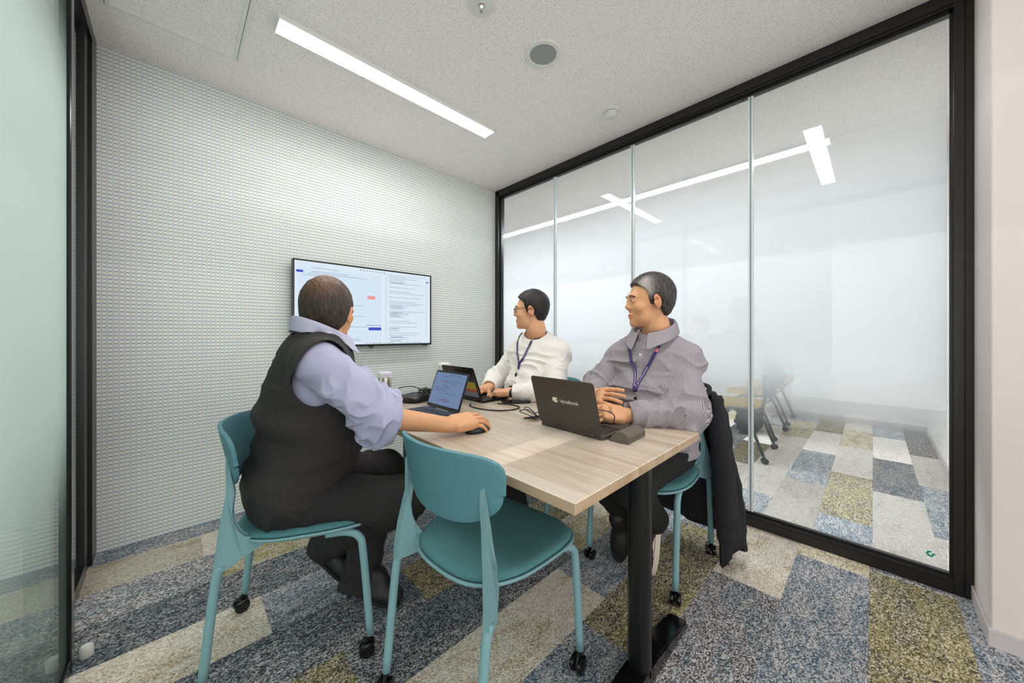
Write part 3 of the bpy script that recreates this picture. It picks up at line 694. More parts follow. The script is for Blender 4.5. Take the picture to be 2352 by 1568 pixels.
def noise3(p):
    i = np.floor(p).astype(np.int64); f = (p-i).astype(F4); f = f*f*(3-2*f)
    def h(dx, dy, dz): return _tab[((i[:, 0]+dx)*374761393+(i[:, 1]+dy)*668265263+(i[:, 2]+dz)*2147483647) % 4093]
    x0 = h(0,0,0)*(1-f[:,0])+h(1,0,0)*f[:,0]; x1 = h(0,1,0)*(1-f[:,0])+h(1,1,0)*f[:,0]
    y0 = x0*(1-f[:,1])+x1*f[:,1]
    x0 = h(0,0,1)*(1-f[:,0])+h(1,0,1)*f[:,0]; x1 = h(0,1,1)*(1-f[:,0])+h(1,1,1)*f[:,0]
    y1 = x0*(1-f[:,1])+x1*f[:,1]
    return y0*(1-f[:,2])+y1*f[:,2]
def folds(p):
    """ridged cloth folds, 0..1; p already scaled so that one unit is one fold"""
    w_ = noise3(p*.6+17.3)*1.2
    n = noise3(p+w_[:, None]); r = 1-np.abs(2*n-1)
    return r*r
def surfnet(f, lo, hi, h):
    lo = np.array(lo, F4); n = np.ceil((np.array(hi)-lo)/h).astype(int)+1; Bk = 8
    nb = (n+Bk-1)//Bk; n = nb*Bk
    bc = np.stack(np.meshgrid(*[np.arange(k) for k in nb], indexing='ij'), -1).reshape(-1, 3)
    ctr = lo+(bc*Bk+(Bk-1)/2)*h
    d = f(ctr.astype(F4)); act = np.abs(d) < h*Bk*1.35+.012
    val = np.where(d < 0, F4(-1), F4(1)).reshape(nb).astype(F4)
    val = val.repeat(Bk, 0).repeat(Bk, 1).repeat(Bk, 2)
    loc = np.stack(np.meshgrid(*[np.arange(Bk)]*3, indexing='ij'), -1).reshape(-1, 3)
    ab = bc[act]
    for s in range(0, len(ab), 400):
        idx = (ab[s:s+400, None, :]*Bk+loc[None]).reshape(-1, 3)
        val[idx[:, 0], idx[:, 1], idx[:, 2]] = f((lo+idx*h).astype(F4))
    ins = val < 0
    c = ins[:-1,:-1,:-1].astype(np.int8)
    for dx in (0,1):
        for dy in (0,1):
            for dz in (0,1):
                if dx+dy+dz: c = c+ins[dx:n[0]-1+dx, dy:n[1]-1+dy, dz:n[2]-1+dz]
    cells = np.argwhere((c > 0) & (c < 8))
    offs = np.array([[x,y,z] for x in (0,1) for y in (0,1) for z in (0,1)])
    cv = np.stack([val[cells[:,0]+o[0], cells[:,1]+o[1], cells[:,2]+o[2]] for o in offs], 1)
    acc = np.zeros((len(cells), 3)); cnt = np.zeros(len(cells))
    for i in range(8):
        for ax in range(3):
            if offs[i][ax] == 0:
                j = i+(4, 2, 1)[ax]; a, b = cv[:, i], cv[:, j]; m_ = (a < 0) != (b < 0)
                t = np.where(m_, a/np.where(m_, a-b, 1), 0)
                p = np.tile(offs[i].astype(float), (len(cells), 1)); p[:, ax] += t
                acc[m_] += p[m_]; cnt[m_] += 1
    vid = np.full(n-1, -1, np.int32); vid[cells[:,0], cells[:,1], cells[:,2]] = np.arange(len(cells))
    V = lo+(cells+acc/cnt[:, None])*h
    Fs = []
    for ax in range(3):
        o1, o2 = (ax+1) % 3, (ax+2) % 3
        sl0 = [slice(0, k-1) for k in n]; sl1 = list(sl0)
        a = ins[tuple(slice(0, n[k]-1) for k in range(3))]
        sh = [slice(0, n[k]-1) for k in range(3)]; sh[ax] = slice(1, n[ax]); b = ins[tuple(sh)]
        e = np.argwhere(a != b); e = e[(e[:, o1] > 0) & (e[:, o2] > 0)]
        s = a[e[:,0], e[:,1], e[:,2]]
        def g(d1, d2):
            q = e.copy(); q[:, o1] -= d1; q[:, o2] -= d2; return vid[q[:,0], q[:,1], q[:,2]]
        q = np.stack([g(1,1), g(0,1), g(0,0), g(1,0)], 1)
        q[~s] = q[~s][:, ::-1]
        Fs.append(q)
    Fq = np.concatenate(Fs); Fq = Fq[(Fq >= 0).all(1)]
    # relax onto the surface
    for _ in range(2):
        e = h*.25; v = V.astype(F4); d0 = f(v)
        gr = np.stack([f(v+A3([e,0,0]))-d0, f(v+A3([0,e,0]))-d0, f(v+A3([0,0,e]))-d0], 1)/e
        V = V-np.clip((d0/np.maximum((gr*gr).sum(1), .2)), -h*.5, h*.5)[:, None]*gr
    return V, Fq
def np_mesh(name, V, Fq, attrs=None):
    me = bpy.data.meshes.new(name); me.vertices.add(len(V)); me.vertices.foreach_set('co', np.asarray(V, F4).ravel())
    me.loops.add(Fq.size); me.loops.foreach_set('vertex_index', Fq.astype(np.int32).ravel())
    me.polygons.add(len(Fq)); me.polygons.foreach_set('loop_start', np.arange(0, Fq.size, 4, dtype=np.int32))
    for k, v in (attrs or {}).items():
        if v.ndim == 1: at = me.attributes.new(k, 'FLOAT', 'POINT'); at.data.foreach_set('value', v.astype(F4))
        else: at = me.attributes.new(k, 'FLOAT_VECTOR', 'POINT'); at.data.foreach_set('vector', v.astype(F4).ravel())
    me.update(calc_edges=True); me.validate(); return me
def sdf_obj(name, f, lo, hi, h, mat, parent, attr=None, fine=()):
    parts = [(np.array(lo), np.array(hi), h, None)]
    V, Fq = surfnet(f, lo, hi, h)
    for (l2, h2, hh) in fine:      # replace the faces inside each finely sampled box
        c = V[Fq].mean(1); m_ = ((c > np.array(l2)+h) & (c < np.array(h2)-h)).all(1); Fq = Fq[~m_]
    for (l2, h2, hh) in fine:
        l2 = np.array(l2); h2 = np.array(h2)
        V2, F2 = surfnet(f, l2-hh*2, h2+hh*2, hh)
        c = V2[F2].mean(1); F2 = F2[((c > l2) & (c < h2)).all(1)]
        Fq = np.concatenate([Fq, F2+len(V)]); V = np.concatenate([V, V2])
    used = np.unique(Fq); mp = np.full(len(V), -1); mp[used] = np.arange(len(used)); V = V[used]; Fq = mp[Fq]
    org = np.array(parent.location)
    at = {k: fn(V.astype(F4)) for k, fn in (attr or {}).items()}
    me = np_mesh(name, V-org, Fq, at)
    return link(name, me, mat, parent, smooth=True)
def frame(x, zhint):
    x = nrm(x); z = np.array(zhint, float); z = nrm(z-x*(x@z)); y = np.cross(z, x); return np.stack([x, y, z])
# ---- head
def head_local(q):
    d = ell_sdf(q, (-.018,0,.035), (.098,.078,.086))
    d = smin(d, ell_sdf(q, (.034,0,-.018), (.058,.060,.083)), .03)
    d = smin(d, ell_sdf(q, (.030,0,-.075), (.054,.054,.042)), .03)
    d = smin(d, sph(q, (.076,0,-.098), .016), .025)
    for s in (-1, 1): d = smin(d, sph(q, (.060, s*.044, -.028), .019), .025)
    d = smin(d, cap_sdf(q, (.082,-.034,.028), (.082,.034,.028), .011, .011), .018)
    d = smin(d, cap_sdf(q, (.083,0,.020), (.1005,0,-.020), .0075, .0120), .014)
    for s in (-1, 1):
        d = smin(d, sph(q, (.0945, s*.013, -.026), .0075), .008)
        d = smax(d, -sph(q, (.107, s*.033, .008), .019), .014)
        d = smin(d, sph(q, (.079, s*.032, .007), .0138), .004)
        d = smax(d, -ell_sdf(q, (.094, s*.032, .006), (.010, .0115, .0042)), .002)
    d = smin(d, ell_sdf(q, (.087,0,-.0585), (.012,.024,.0065)), .006)
    d = smin(d, ell_sdf(q, (.086,0,-.0685), (.012,.020,.0075)), .006)
    d = smax(d, -ell_sdf(q, (.101,0,-.063), (.009,.023,.0013)), .003)
    for s in (-1, 1):
        d = smin(d, ear_local(q, s), .006)
    return d
def ear_local(q, s):
    R = np.array([[.93,.30*s,-.2],[-.30*s,.95,0],[.2,0,.98]])
    e = ell_sdf(q, (-.010, s*.080, -.003), (.0205,.0085,.033), R)
    return smax(e, -sph(q, (-.002, s*.091, .001), .0115), .006)
def brain_neck(P, J):
    return smin(cap_sdf(P, J['skull'], J['neck'], .055*J['nk'], .060*J['nk']), cap_sdf(P, J['neck'], J['N'], .060*J['nk'], .066*J['nk']), .02)
# ---- torso
def torso_q(P, J): return (P-A3(J['P0']))@np.array(J['R'], F4).T
def torso_sdf(P, J, inf=0.0):
    q = torso_q(P, J); L = J['L']; W = J['W']; b = J['belly']; dp = J.get('deep', 1.0)
    d = ell_sdf(q, (0,0,.03), ((.120+inf)*dp, .172*W+inf, .135+inf))
    d = smin(d, ell_sdf(q, (.012+b, 0, .34*L), ((.118+inf)*dp+b, .160*W+inf, .175+inf)), .06)
    d = smin(d, ell_sdf(q, (0,0,.66*L), ((.112+inf)*dp, .160*W+inf, .205+inf)), .06)
    for s in ('SL', 'SR'):
        c = A3(J['P0'])+(A3(J['N'])-A3(J['P0']))*.90
        d = smin(d, cap_sdf(P, c, J[s], .066+inf, .050+inf), .05)
        d = smin(d, cap_sdf(P, A3(J['N'])*.9+A3(J['neck'])*.1-A3([0,0,.012]), J[s], .034+inf*.5, .038+inf), .05)
    return d
def arm_sdf(P, J, s, inf=0.0):
    d = cap_sdf(P, J['S'+s], J['E'+s], .050+inf, .041+inf)
    return smin(d, cap_sdf(P, J['E'+s], J['W'+s], .041+inf, .0275+inf*.6), .02)
# ---- hand
def hand_sdf(P, H):
    q = (P-A3(H['wrist']))@np.array(frame(H['x'], H['z']), F4).T; s = H['thumb']; sc = H.get('sc', 1.0); q = q/sc
    cq = np.abs(q-A3([.048,0,0]))-A3([.034,.029,.005])
    d = np.linalg.norm(np.maximum(cq, 0), axis=1)+np.minimum(cq.max(1), 0)-.0105
    d = smin(d, ell_sdf(q, (-.005,0,0), (.040,.027,.0195)), .02)
    d = smin(d, cap_sdf(q, (.018, s*.020, -.006), (.046, s*.034, -.010), .015, .0135), .015)
    d = smin(d, cap_sdf(q, (.02, -s*.022, -.005), (.06, -s*.028, -.004), .013, .012), .012)
    lens = ((.042,.026,.021), (.046,.030,.022), (.042,.028,.021), (.034,.021,.019)); ys = (.0285,.0095,-.0095,-.0275); rad = (.0088,.0090,.0085,.0075)
    fing = None
    for i in range(4):
        p = np.array([.084-(.004 if i in (0,) else 0)-(.010 if i == 3 else 0), s*ys[i], .001]); a = 0.; az = s*H.get('spread', .06)*(1.5-i)
        d = smin(d, sph(q, p+[-.004,0,.003], rad[i]+.001), .008)
        df = None
        for k in range(3):
            a += H['curl'][i][k]; dr = np.array([math.cos(a)*math.cos(az), math.cos(a)*math.sin(az), -math.sin(a)])
            e = p+dr*lens[i][k]; c_ = cap_sdf(q, p, e, rad[i]*(1-.07*k), rad[i]*(1-.07*(k+1)))
            df = c_ if df is None else smin(df, c_, .003); p = e
        d = smin(d, df, .005) if fing is None else d
        fing = df if fing is None else np.minimum(fing, df)
    d = smin(d, fing, .0035)
    t = H.get('tcurl', (.0, .35)); p = np.array([.034, s*.034, -.008]); yaw = H.get('tyaw', .75); a = H.get('tdrop', .35)
    for k, (ln, ra) in enumerate(((.040, .0115), (.030, .0098))):
        yaw -= t[k]; dr = np.array([math.cos(yaw)*math.cos(a), s*math.sin(yaw)*math.cos(a), -math.sin(a)]); e = p+dr*ln
        d = smin(d, cap_sdf(q, p, e, ra, ra*.88), .006); p = e
    return d*sc
def limb_fold(P, a, b, amp, fr=32., pr=11., seed=0., ends=(1., 1.), mid=.45):
    a = np.array(a, float); b = np.array(b, float); x = nrm(b-a); L = np.linalg.norm(b-a)
    R = frame(x, (0.13, 0.2, 1) if abs(x[2]) < .9 else (1, 0, 0)); q = (P-A3(a))@np.array(R, F4).T
    t = np.clip(q[:, 0]/L, 0, 1); wgt = mid+(ends[0]-mid)*np.clip(1-t*2.2, 0, 1)+(ends[1]-mid)*np.clip(t*2.2-1.2, 0, 1)
    th = np.stack([q[:, 0]*fr+q[:, 1]*fr*.45+q[:, 2]*fr*.25, q[:, 1]*pr, q[:, 2]*pr], 1)+seed
    return amp*wgt*folds(th)
def bounds(pts, pad):
    p = np.array(pts, float); return p.min(0)-pad, p.max(0)+pad
def ribbon(name, pts, f, wid, mat, parent, lift=.002, th=.0012, nsub=8):
    """flat strap laid on a cloth surface: every point is pushed out to the surface of f"""
    pts = np.array(catmull(pts, nsub), F4); n = len(pts)
    def grad(v):
        e = .004; d0 = f(v); return d0, np.stack([f(v+A3([e,0,0]))-d0, f(v+A3([0,e,0]))-d0, f(v+A3([0,0,e]))-d0], 1)/e
    def proj(v):
        v = v.copy()
        for _ in range(6):
            d0, g = grad(v); v = v-((d0-lift)/np.maximum((g*g).sum(1), .3))[:, None]*g
        return v
    C_ = proj(pts)
    for _ in range(10):          # pulled taut between the folds
        C_[1:-1] = .5*C_[1:-1]+.25*(C_[:-2]+C_[2:]); d0, g = grad(C_); push = np.maximum(0, lift-d0)/np.maximum((g*g).sum(1), .3); C_ = C_+push[:, None]*g
    _, g = grad(C_); g[1:-1] = .5*g[1:-1]+.25*(g[:-2]+g[2:]); g = g/np.linalg.norm(g, axis=1)[:, None]
    T = np.gradient(C_, axis=0); T = T/np.maximum(np.linalg.norm(T, axis=1)[:, None], 1e-6); Sd = np.cross(T, g); Sd = Sd/np.linalg.norm(Sd, axis=1)[:, None]
    bm = B(); org = Vector(parent.matrix_world.translation) if parent.parent is None else Vector((0,0,0))
    org = Vector(parent.location)
    ra = [bm.verts.new(Vector(c-s*wid/2)-org) for c, s in zip(C_, Sd)]; rb = [bm.verts.new(Vector(c+s*wid/2)-org) for c, s in zip(C_, Sd)]
    rc = [bm.verts.new(Vector(c+s*wid/2+g_*th)-org) for c, s, g_ in zip(C_, Sd, g)]; rd = [bm.verts.new(Vector(c-s*wid/2+g_*th)-org) for c, s, g_ in zip(C_, Sd, g)]
    for i in range(n-1):
        for p, q in ((ra, rb), (rb, rc), (rc, rd), (rd, ra)): bm.faces.new((p[i], q[i], q[i+1], p[i+1]))
    bm.faces.new((ra[0], rb[0], rc[0], rd[0])); bm.faces.new((ra[-1], rb[-1], rc[-1], rd[-1]))
    return obj(name, bm, mat, parent), C_, T, g, Sd
def patch(name, c, t, s, g, ln, wd, mat, parent, org, th=.0008, poly=None):
    bm = B(); poly = poly or [(-.5,-.5), (.5,-.5), (.5,.5), (-.5,.5)]
    a = [bm.verts.new(Vector(np.array(c)+t*(x*ln)+s*(y*wd)+g*.0016)-org) for x, y in poly]
    b = [bm.verts.new(Vector(np.array(c)+t*(x*ln)+s*(y*wd)+g*(.0016+th))-org) for x, y in poly]
    n = len(a); bm.faces.new(a[::-1]); bm.faces.new(b)
    for k in range(n): bm.faces.new((a[k], a[(k+1)%n], b[(k+1)%n], b[k]))
    return obj(name, bm, mat, parent)

M['skin'] = skin_mat('skin_warm', srgb(222,168,130), srgb(196,104,84))
M['skin_tan'] = skin_mat('skin_tan', srgb(214,160,118), srgb(190,100,78))
M['eye_white'] = pbsdf('eye_white', srgb(232,228,222), .2); M['iris'] = pbsdf('eye_iris', srgb(34,24,20), .15)
M['hair_thin'] = hair_mat('hair_thinning', srgb(30,24,21), srgb(120,86,60))
M['hair_black'] = hair_mat('hair_black', srgb(22,20,20), srgb(62,54,48))
M['hair_gray'] = hair_mat('hair_graying', srgb(34,30,29), srgb(164,156,150))
M['vest'] = pbsdf('vest_knit', srgb(49,46,46), .95, bump=.8, bscale=300, var=.40, vscale=90)
M['vest_rib'] = pbsdf('vest_rib', srgb(58,54,54), .95, bump=.8, bscale=500)
M['shirt_lilac'] = fabric_attr('shirt_lilac', srgb(182,181,206), srgb(170,170,198), .0022)
M['shirt_check'] = fabric_attr('shirt_check', srgb(196,190,194), srgb(92,86,96), .0042, w=.5)
M['collar_check'] = pbsdf('collar_check', srgb(152,146,152), .9, bump=.4, bscale=600, var=.15, vscale=420)
M['sweater'] = pbsdf('sweater_white', srgb(240,236,230), .9, bump=.08, bscale=420)
M['tee'] = pbsdf('tee_white', srgb(246,244,242), .9)
M['collar_lilac'] = pbsdf('collar_lilac', srgb(186,185,208), .85)
M['trouser'] = pbsdf('trouser_black', srgb(32,30,31), .85, bump=.2, bscale=600)
M['trouser_dark'] = pbsdf('trouser_dark', srgb(20,19,20), .85, bump=.2, bscale=600)
M['shoe'] = pbsdf('shoe_black', srgb(24,23,24), .5, bump=.2, bscale=300)
M['shoe_sole'] = pbsdf('shoe_sole_black', srgb(16,16,16), .7)
M['sole_white'] = pbsdf('shoe_sole_cream', srgb(222,210,194), .6); M['sole_line'] = pbsdf('sole_line', srgb(120,108,100), .7)
M['lanyard'] = pbsdf('lanyard_purple', srgb(58,46,104), .6)
M['lan_green'] = pbsdf('lanyard_green', srgb(214,222,120), .5); M['lan_pink'] = pbsdf('lanyard_pink', srgb(244,128,146), .5); M['lan_white'] = pbsdf('lanyard_print', srgb(226,220,236), .6)
M['button'] = pbsdf('button_pearl', srgb(234,230,222), .3)
M['badge'] = pbsdf('badge_clear', srgb(206,206,208), .25); M['badge_green'] = pbsdf('badge_green', srgb(120,190,120), .4)

def finish_joints(J):
    P0 = np.array(J['P0'], float); Nn = np.array(J['N'], float); u = nrm(Nn-P0); f = np.array(J['face'], float); f = nrm(f-u*(f@u)); l = np.cross(u, f)
    J['R'] = np.stack([f, l, u]); J['L'] = float(np.linalg.norm(Nn-P0))
    hy, hp, hr = J['head_yaw'], J.get('head_pitch', 0), J.get('head_roll', 0)
    Rz = np.array([[math.cos(hy), -math.sin(hy), 0], [math.sin(hy), math.cos(hy), 0], [0,0,1]])
    Ry = np.array([[math.cos(hp), 0, math.sin(hp)], [0,1,0], [-math.sin(hp), 0, math.cos(hp)]])
    Rx = np.array([[1,0,0],[0,math.cos(hr),-math.sin(hr)],[0,math.sin(hr),math.cos(hr)]])
    J['Hm'] = (Rz@Ry@Rx).T; J['HC'] = np.array(J['head'], float); J['hs'] = J.get('hs', 1.0); J['nk'] = J.get('nk', 1.0)
    J['skull'] = J['HC']+J['Hm'].T@np.array([-.022,0,-.03]); J['neck'] = J['HC']+(J['Hm'].T@np.array([-.030,0,-.115]))
    return J
def head_q(P, J): return ((P-A3(J['HC']))@np.array(J['Hm'], F4).T)/F4(J['hs'])
def hpt(J, p): return J['HC']+J['Hm'].T@(np.array(p, float)*J['hs'])
def body_sdf(J):
    def f(P):
        d = torso_sdf(P, J, -.010)
        d = smin(d, brain_neck(P, J), .03)
        d = smin(d, head_local(head_q(P, J))*J['hs'], .012)
        for s in 'LR':
            d = smin(d, arm_sdf(P, J, s), .03)
            d = smin(d, hand_sdf(P, J['hand'+s]), .014)
        for s in 'LR':
            d = smin(d, cap_sdf(P, J['H'+s], J['K'+s], .065, .048), .04); d = smin(d, cap_sdf(P, J['K'+s], J['A'+s], .046, .032), .02)
        return d
    return f
def tint_fn(J):
    def f(V):
        q = head_q(V, J)
        lip = np.exp(-(((q[:,0]-.094)/.012)**2+(q[:,1]/.021)**2+((q[:,2]+.0635)/.0085)**2))
        ear = np.exp(-(((np.abs(q[:,1])-.084)/.010)**2+((q[:,0]+.010)/.022)**2+((q[:,2]+.003)/.034)**2))
        chk = np.exp(-(((q[:,0]-.065)/.025)**2+((np.abs(q[:,1])-.048)/.02)**2+((q[:,2]+.03)/.022)**2))
        return .75*lip+.38*ear+.18*chk
    return f
HAIRLINE = ([-.20,-.075,-.03,-.012,.020,.045,.062,.078,.092,.14], [-.06,-.050,-.034,.018,.028,.033,.044,.064,.085,.12])
def make_person(name, J, label, skin, hair, hairline=HAIRLINE, hair_th=.011, hair_tint=None):
    finish_joints(J); t = empty(name, (float(J['P0'][0]), float(J['P0'][1]), 0), label=label, cat='person'); J['root'] = t
    f = body_sdf(J); pts = [J['HC'], J['P0']]+[J[a+s] for a in 'SEWHKA' for s in 'LR']
    lo, hi = bounds(pts, .17); lo[2] = max(lo[2], .08)
    fine = [(J['HC']-.155, J['HC']+np.array([.155,.155,.15]), .0026)]
    for s in 'LR':
        H = J['hand'+s]; c = np.array(H['wrist'])+nrm(H['x'])*.085; fine.append((c-.125, c+.125, .0022))
    sdf_obj('body', f, lo, hi, .0075, skin, t, {'tint': tint_fn(J)}, fine)
    # hair
    def hf(P):
        q = head_q(P, J)
        d = ell_sdf(q, (-.017,0,.037), (.098+hair_th,.077+hair_th,.088+hair_th*1.25))
        d = smin(d, ell_sdf(q, (-.048,0,-.018), (.058,.067,.066)), .03)
        d = d-.0035*noise3(q*np.array([160,160,55], F4))-.003*noise3(q*np.array([60,60,25], F4))+.003
        xb = np.interp(q[:, 2], *hairline).astype(F4)
        d = smax(d, (q[:, 0]-xb)*.75, .006)
        d = smax(d, -(q[:, 2]+.078+.3*np.clip(q[:, 0]+.05, 0, 1)), .006)
        for s in (-1, 1): d = smax(d, -(ear_local(q, s)-.004), .004)
        return d*F4(J['hs'])
    sdf_obj('hair', hf, J['HC']-.15, J['HC']+np.array([.15,.15,.16]), .0028, hair, t, {'tint': (lambda V: hair_tint(head_q(V, J))) if hair_tint else (lambda V: np.zeros(len(V)))})
    org = Vector(t.location)
    for s in (-1, 1):
        c = Vector(hpt(J, (.0795, s*.032, .0065))); ax = Vector(J['Hm'].T@np.array([1.,0,0]))
        bm = B(); bmesh.ops.create_uvsphere(bm, u_segments=16, v_segments=10, radius=.0126*J['hs'], matrix=Matrix.Translation(c-org)); e = obj('eye', bm, M['eye_white'], t, smooth=True)
        bm = B(); bmesh.ops.create_uvsphere(bm, u_segments=12, v_segments=8, radius=.0066*J['hs'], matrix=Matrix.Translation(c+ax*.0075*J['hs']-org)); obj('iris', bm, M['iris'], e, smooth=True)
        bm = B(); pp = [hpt(J, p) for p in ((.0925, s*.014, .0265), (.0945, s*.026, .0305), (.0895, s*.040, .0285), (.0815, s*.050, .0225))]
        tube(bm, [Vector(p)-org for p in catmull(pp, 4)], .003, 6); obj('eyebrow', bm, hair, t, smooth=True)
    return t
def torso_fold(P, J, amp, sc=(16, 13, 24), seed=0.):
    q = torso_q(P, J); return amp*folds(q*np.array(sc, F4)+np.array([0, .5, 0], F4)*q[:, 2:3]*10+seed)
def fab_attr(J, segs):
    """weave directions: along / around the nearest of torso and sleeve segments"""
    def f(V):
        q = torso_q(V, J); best = torso_sdf(V, J, .01); u = q[:, 2].copy(); v = np.arctan2(q[:, 1], q[:, 0])*.15
        v = np.where(np.abs(q[:, 1]) < .15, np.where(q[:, 0] > 0, q[:, 1], .6-q[:, 1]), v)
        for (a, b, r) in segs:
            d = cap_sdf(V, a, b, r, r); x = nrm(np.array(b)-np.array(a)); R = frame(x, (.1,.2,1) if abs(x[2]) < .9 else (1,0,0)); p = (V-A3(a))@np.array(R, F4).T
            m_ = d < best; best = np.where(m_, d, best); u = np.where(m_, p[:, 0], u); v = np.where(m_, np.arctan2(p[:, 2], p[:, 1])*r, v)
        return np.stack([u, v, np.zeros_like(u)], 1)
    return f
def shoe(J, s, toe, heel, up, wid, style, t):
    """shoe from heel to toe; up = direction out of the foot's top"""
    heel = np.array(heel, float); toe = np.array(toe, float); R = frame(toe-heel, up); L = np.linalg.norm(toe-heel); org = Vector(t.location)
    def f(P):
        q = (P-A3(heel))@np.array(R, F4).T
        d = ell_sdf(q, (.052,0,.045), (.058,.036,.050))
        d = smin(d, ell_sdf(q, (L*.50,0,.036), (.085,.038,.040)), .03)
        d = smin(d, ell_sdf(q, (L-.075,0,.028), (.078,.044*wid,.032)), .03)
        d = smin(d, ell_sdf(q, (.055,0,.085), (.044,.034,.035)), .03)
        return smax(d, .012-q[:, 2], .004)
    lo, hi = bounds([heel, toe, heel+R[2]*.12, toe+R[2]*.06], .07)
    u = sdf_obj('shoe', f, lo, hi, .004, M['shoe'], t)
    bm = B(); prof = []
    for k in range(28):
        a = 2*PI*k/28; c, s_ = math.cos(a), math.sin(a); x = L/2+c*(L/2+.004); w_ = (.036 if x < L*.35 else .036+(.047*wid-.036)*min(1, (x-L*.35)/(L*.3)))
        prof.append((x, s_*w_*(1 if abs(c) < .8 else 1.0)))
    for layer, (z0, z1, ins, mt) in enumerate(style):
        bm = B(); a = [bm.verts.new(Vector(heel+R[0]*x+R[1]*y*ins+R[2]*z0)-org) for x, y in prof]; b = [bm.verts.new(Vector(heel+R[0]*x+R[1]*y*ins+R[2]*z1)-org) for x, y in prof]
        bm.faces.new(a[::-1]); bm.faces.new(b)
        for k in range(28): bm.faces.new((a[k], a[(k+1)%28], b[(k+1)%28], b[k]))
        obj('sole' if layer == 0 else 'sole_stripe', bm, mt, u, sharp=40)
    bm = B()
    for k in range(4):
        c = heel+R[0]*(L*.42+k*.016)+R[2]*(.078-k*.006); p = [c-R[1]*.02, c+R[2]*.006, c+R[1]*.02]
        tube(bm, [Vector(x)-org for x in catmull(p, 3)], .0022, 5)
    tag(obj('laces', bm, M['shoe_sole'], u), kind='stuff')
BLACK_SOLE = [(0, .014, 1.0, M['shoe_sole'])]
CREAM_SOLE = [(-.004, .030, 1.03, M['sole_white']), (.017, .0195, 1.045, M['sole_line'])]
def trousers(J, t, mat, hip_r=.086, knee_r=.072, hem_r=.062, hemcut=.03, amp=.010, waist=.16):
    def f(P):
        q = torso_q(P, J); d = ell_sdf(q, (0,0,.015), (.130*J.get('deep', 1), .178*J['W'], .130))
        d = smax(d, q[:, 2]-waist, .01); sh_ = []
        for s in 'LR':
            a = cap_sdf(P, J['H'+s], J['K'+s], hip_r, knee_r)-limb_fold(P, J['H'+s], J['K'+s], amp, 20, 9, 3.+ord(s), (1, .8), .35)
            k, an = np.array(J['K'+s], float), np.array(J['A'+s], float); x = nrm(an-k)
            b = cap_sdf(P, k, an+x*.05, knee_r*.97, hem_r)-limb_fold(P, k, an, amp*.9, 24, 9, 9.+ord(s), (.8, 1.), .5)
            b = smax(b, (P-A3(an))@A3(x)+hemcut, .004)
            d = smin(d, a, .035); sh_.append(b)
        d = smax(d, .455-P[:, 2]-10*(np.maximum(0, np.linalg.norm(P[:, :2]-A3(J['seat'])[:2], axis=1)-.19)), .012)
        return smin(d, np.minimum(sh_[0], sh_[1]), .03)
    pts = [J['P0']]+[J[a+s] for a in 'HKA' for s in 'LR']; lo, hi = bounds(pts, .16); lo[2] = max(lo[2], .02)
    return sdf_obj('trousers', f, lo, hi, .0065, mat, t)
def collar(J, t, mat, rad=(.066, .062), c=None, tilt=.25, stand=.030, fall=.042, point=.030, gap=.35, yaw=None, back=.012, flare=1.0, over=None):
    """folded shirt collar: stand rises round the neck, leaf turns over and ends in two points"""
    c = np.array(c if c is not None else J['N'], float); yaw = J['cy'] if yaw is None else yaw; org = Vector(t.location)
    fx = np.array([math.cos(yaw), math.sin(yaw), 0]); ly = np.array([-math.sin(yaw), math.cos(yaw), 0]); n = 36; bm = B(); g = []
    for i in range(n+1):
        a = gap+(2*PI-2*gap)*i/n            # 0 = front
        ca, sa = math.cos(a), math.sin(a); front = max(0, ca)
        def pt(r, z): return c+fx*(r*ca*rad[0]/.066-.004)+ly*(r*sa*rad[1]/.066)+np.array([0,0,z-tilt*(ca*rad[0]+rad[0])*.62+back])
        pts = [pt(rad[0]*.98, -.016), pt(rad[0]*.97, stand*.55), pt(rad[0]*.99, stand*.93), pt(rad[0]*(1+.05*flare), stand), pt(rad[0]*(1+.13*flare), stand*.86),
               pt(rad[0]*(1+.20*flare+.14*front), stand-fall*.62-point*.4*front**2), pt(rad[0]*(1+.26*flare+.30*front), stand-fall-point*.55*front**2-point*.9*front**14)]
        if over:
            v = np.array(pts[3:], F4)
            for it in range(8):
                e = .004; d0 = over(v); gr = np.stack([over(v+A3([e,0,0]))-d0, over(v+A3([0,e,0]))-d0, over(v+A3([0,0,e]))-d0], 1)/e
                v = v+(np.maximum(0, .004-d0)/np.maximum((gr*gr).sum(1), .4)*.7)[:, None]*gr
            pts[3:] = list(v.astype(float))
        g.append([bm.verts.new(Vector(p)-org) for p in pts])
    for i in range(n):
        for k in range(6): bm.faces.new((g[i][k], g[i+1][k], g[i+1][k+1], g[i][k+1]))
    o = obj('collar', bm, mat, t, smooth=True); md = o.modifiers.new('thick', 'SOLIDIFY'); md.thickness = .0028; md.offset = 0
    sb = o.modifiers.new('soft', 'SUBSURF'); sb.levels = 1; sb.render_levels = 1
    return o

def unit(az, z=0): return np.array([math.cos(math.radians(az)), math.sin(math.radians(az)), z])
RELAX = ((.35,.35,.2),(.40,.4,.25),(.45,.45,.25),(.5,.45,.25))
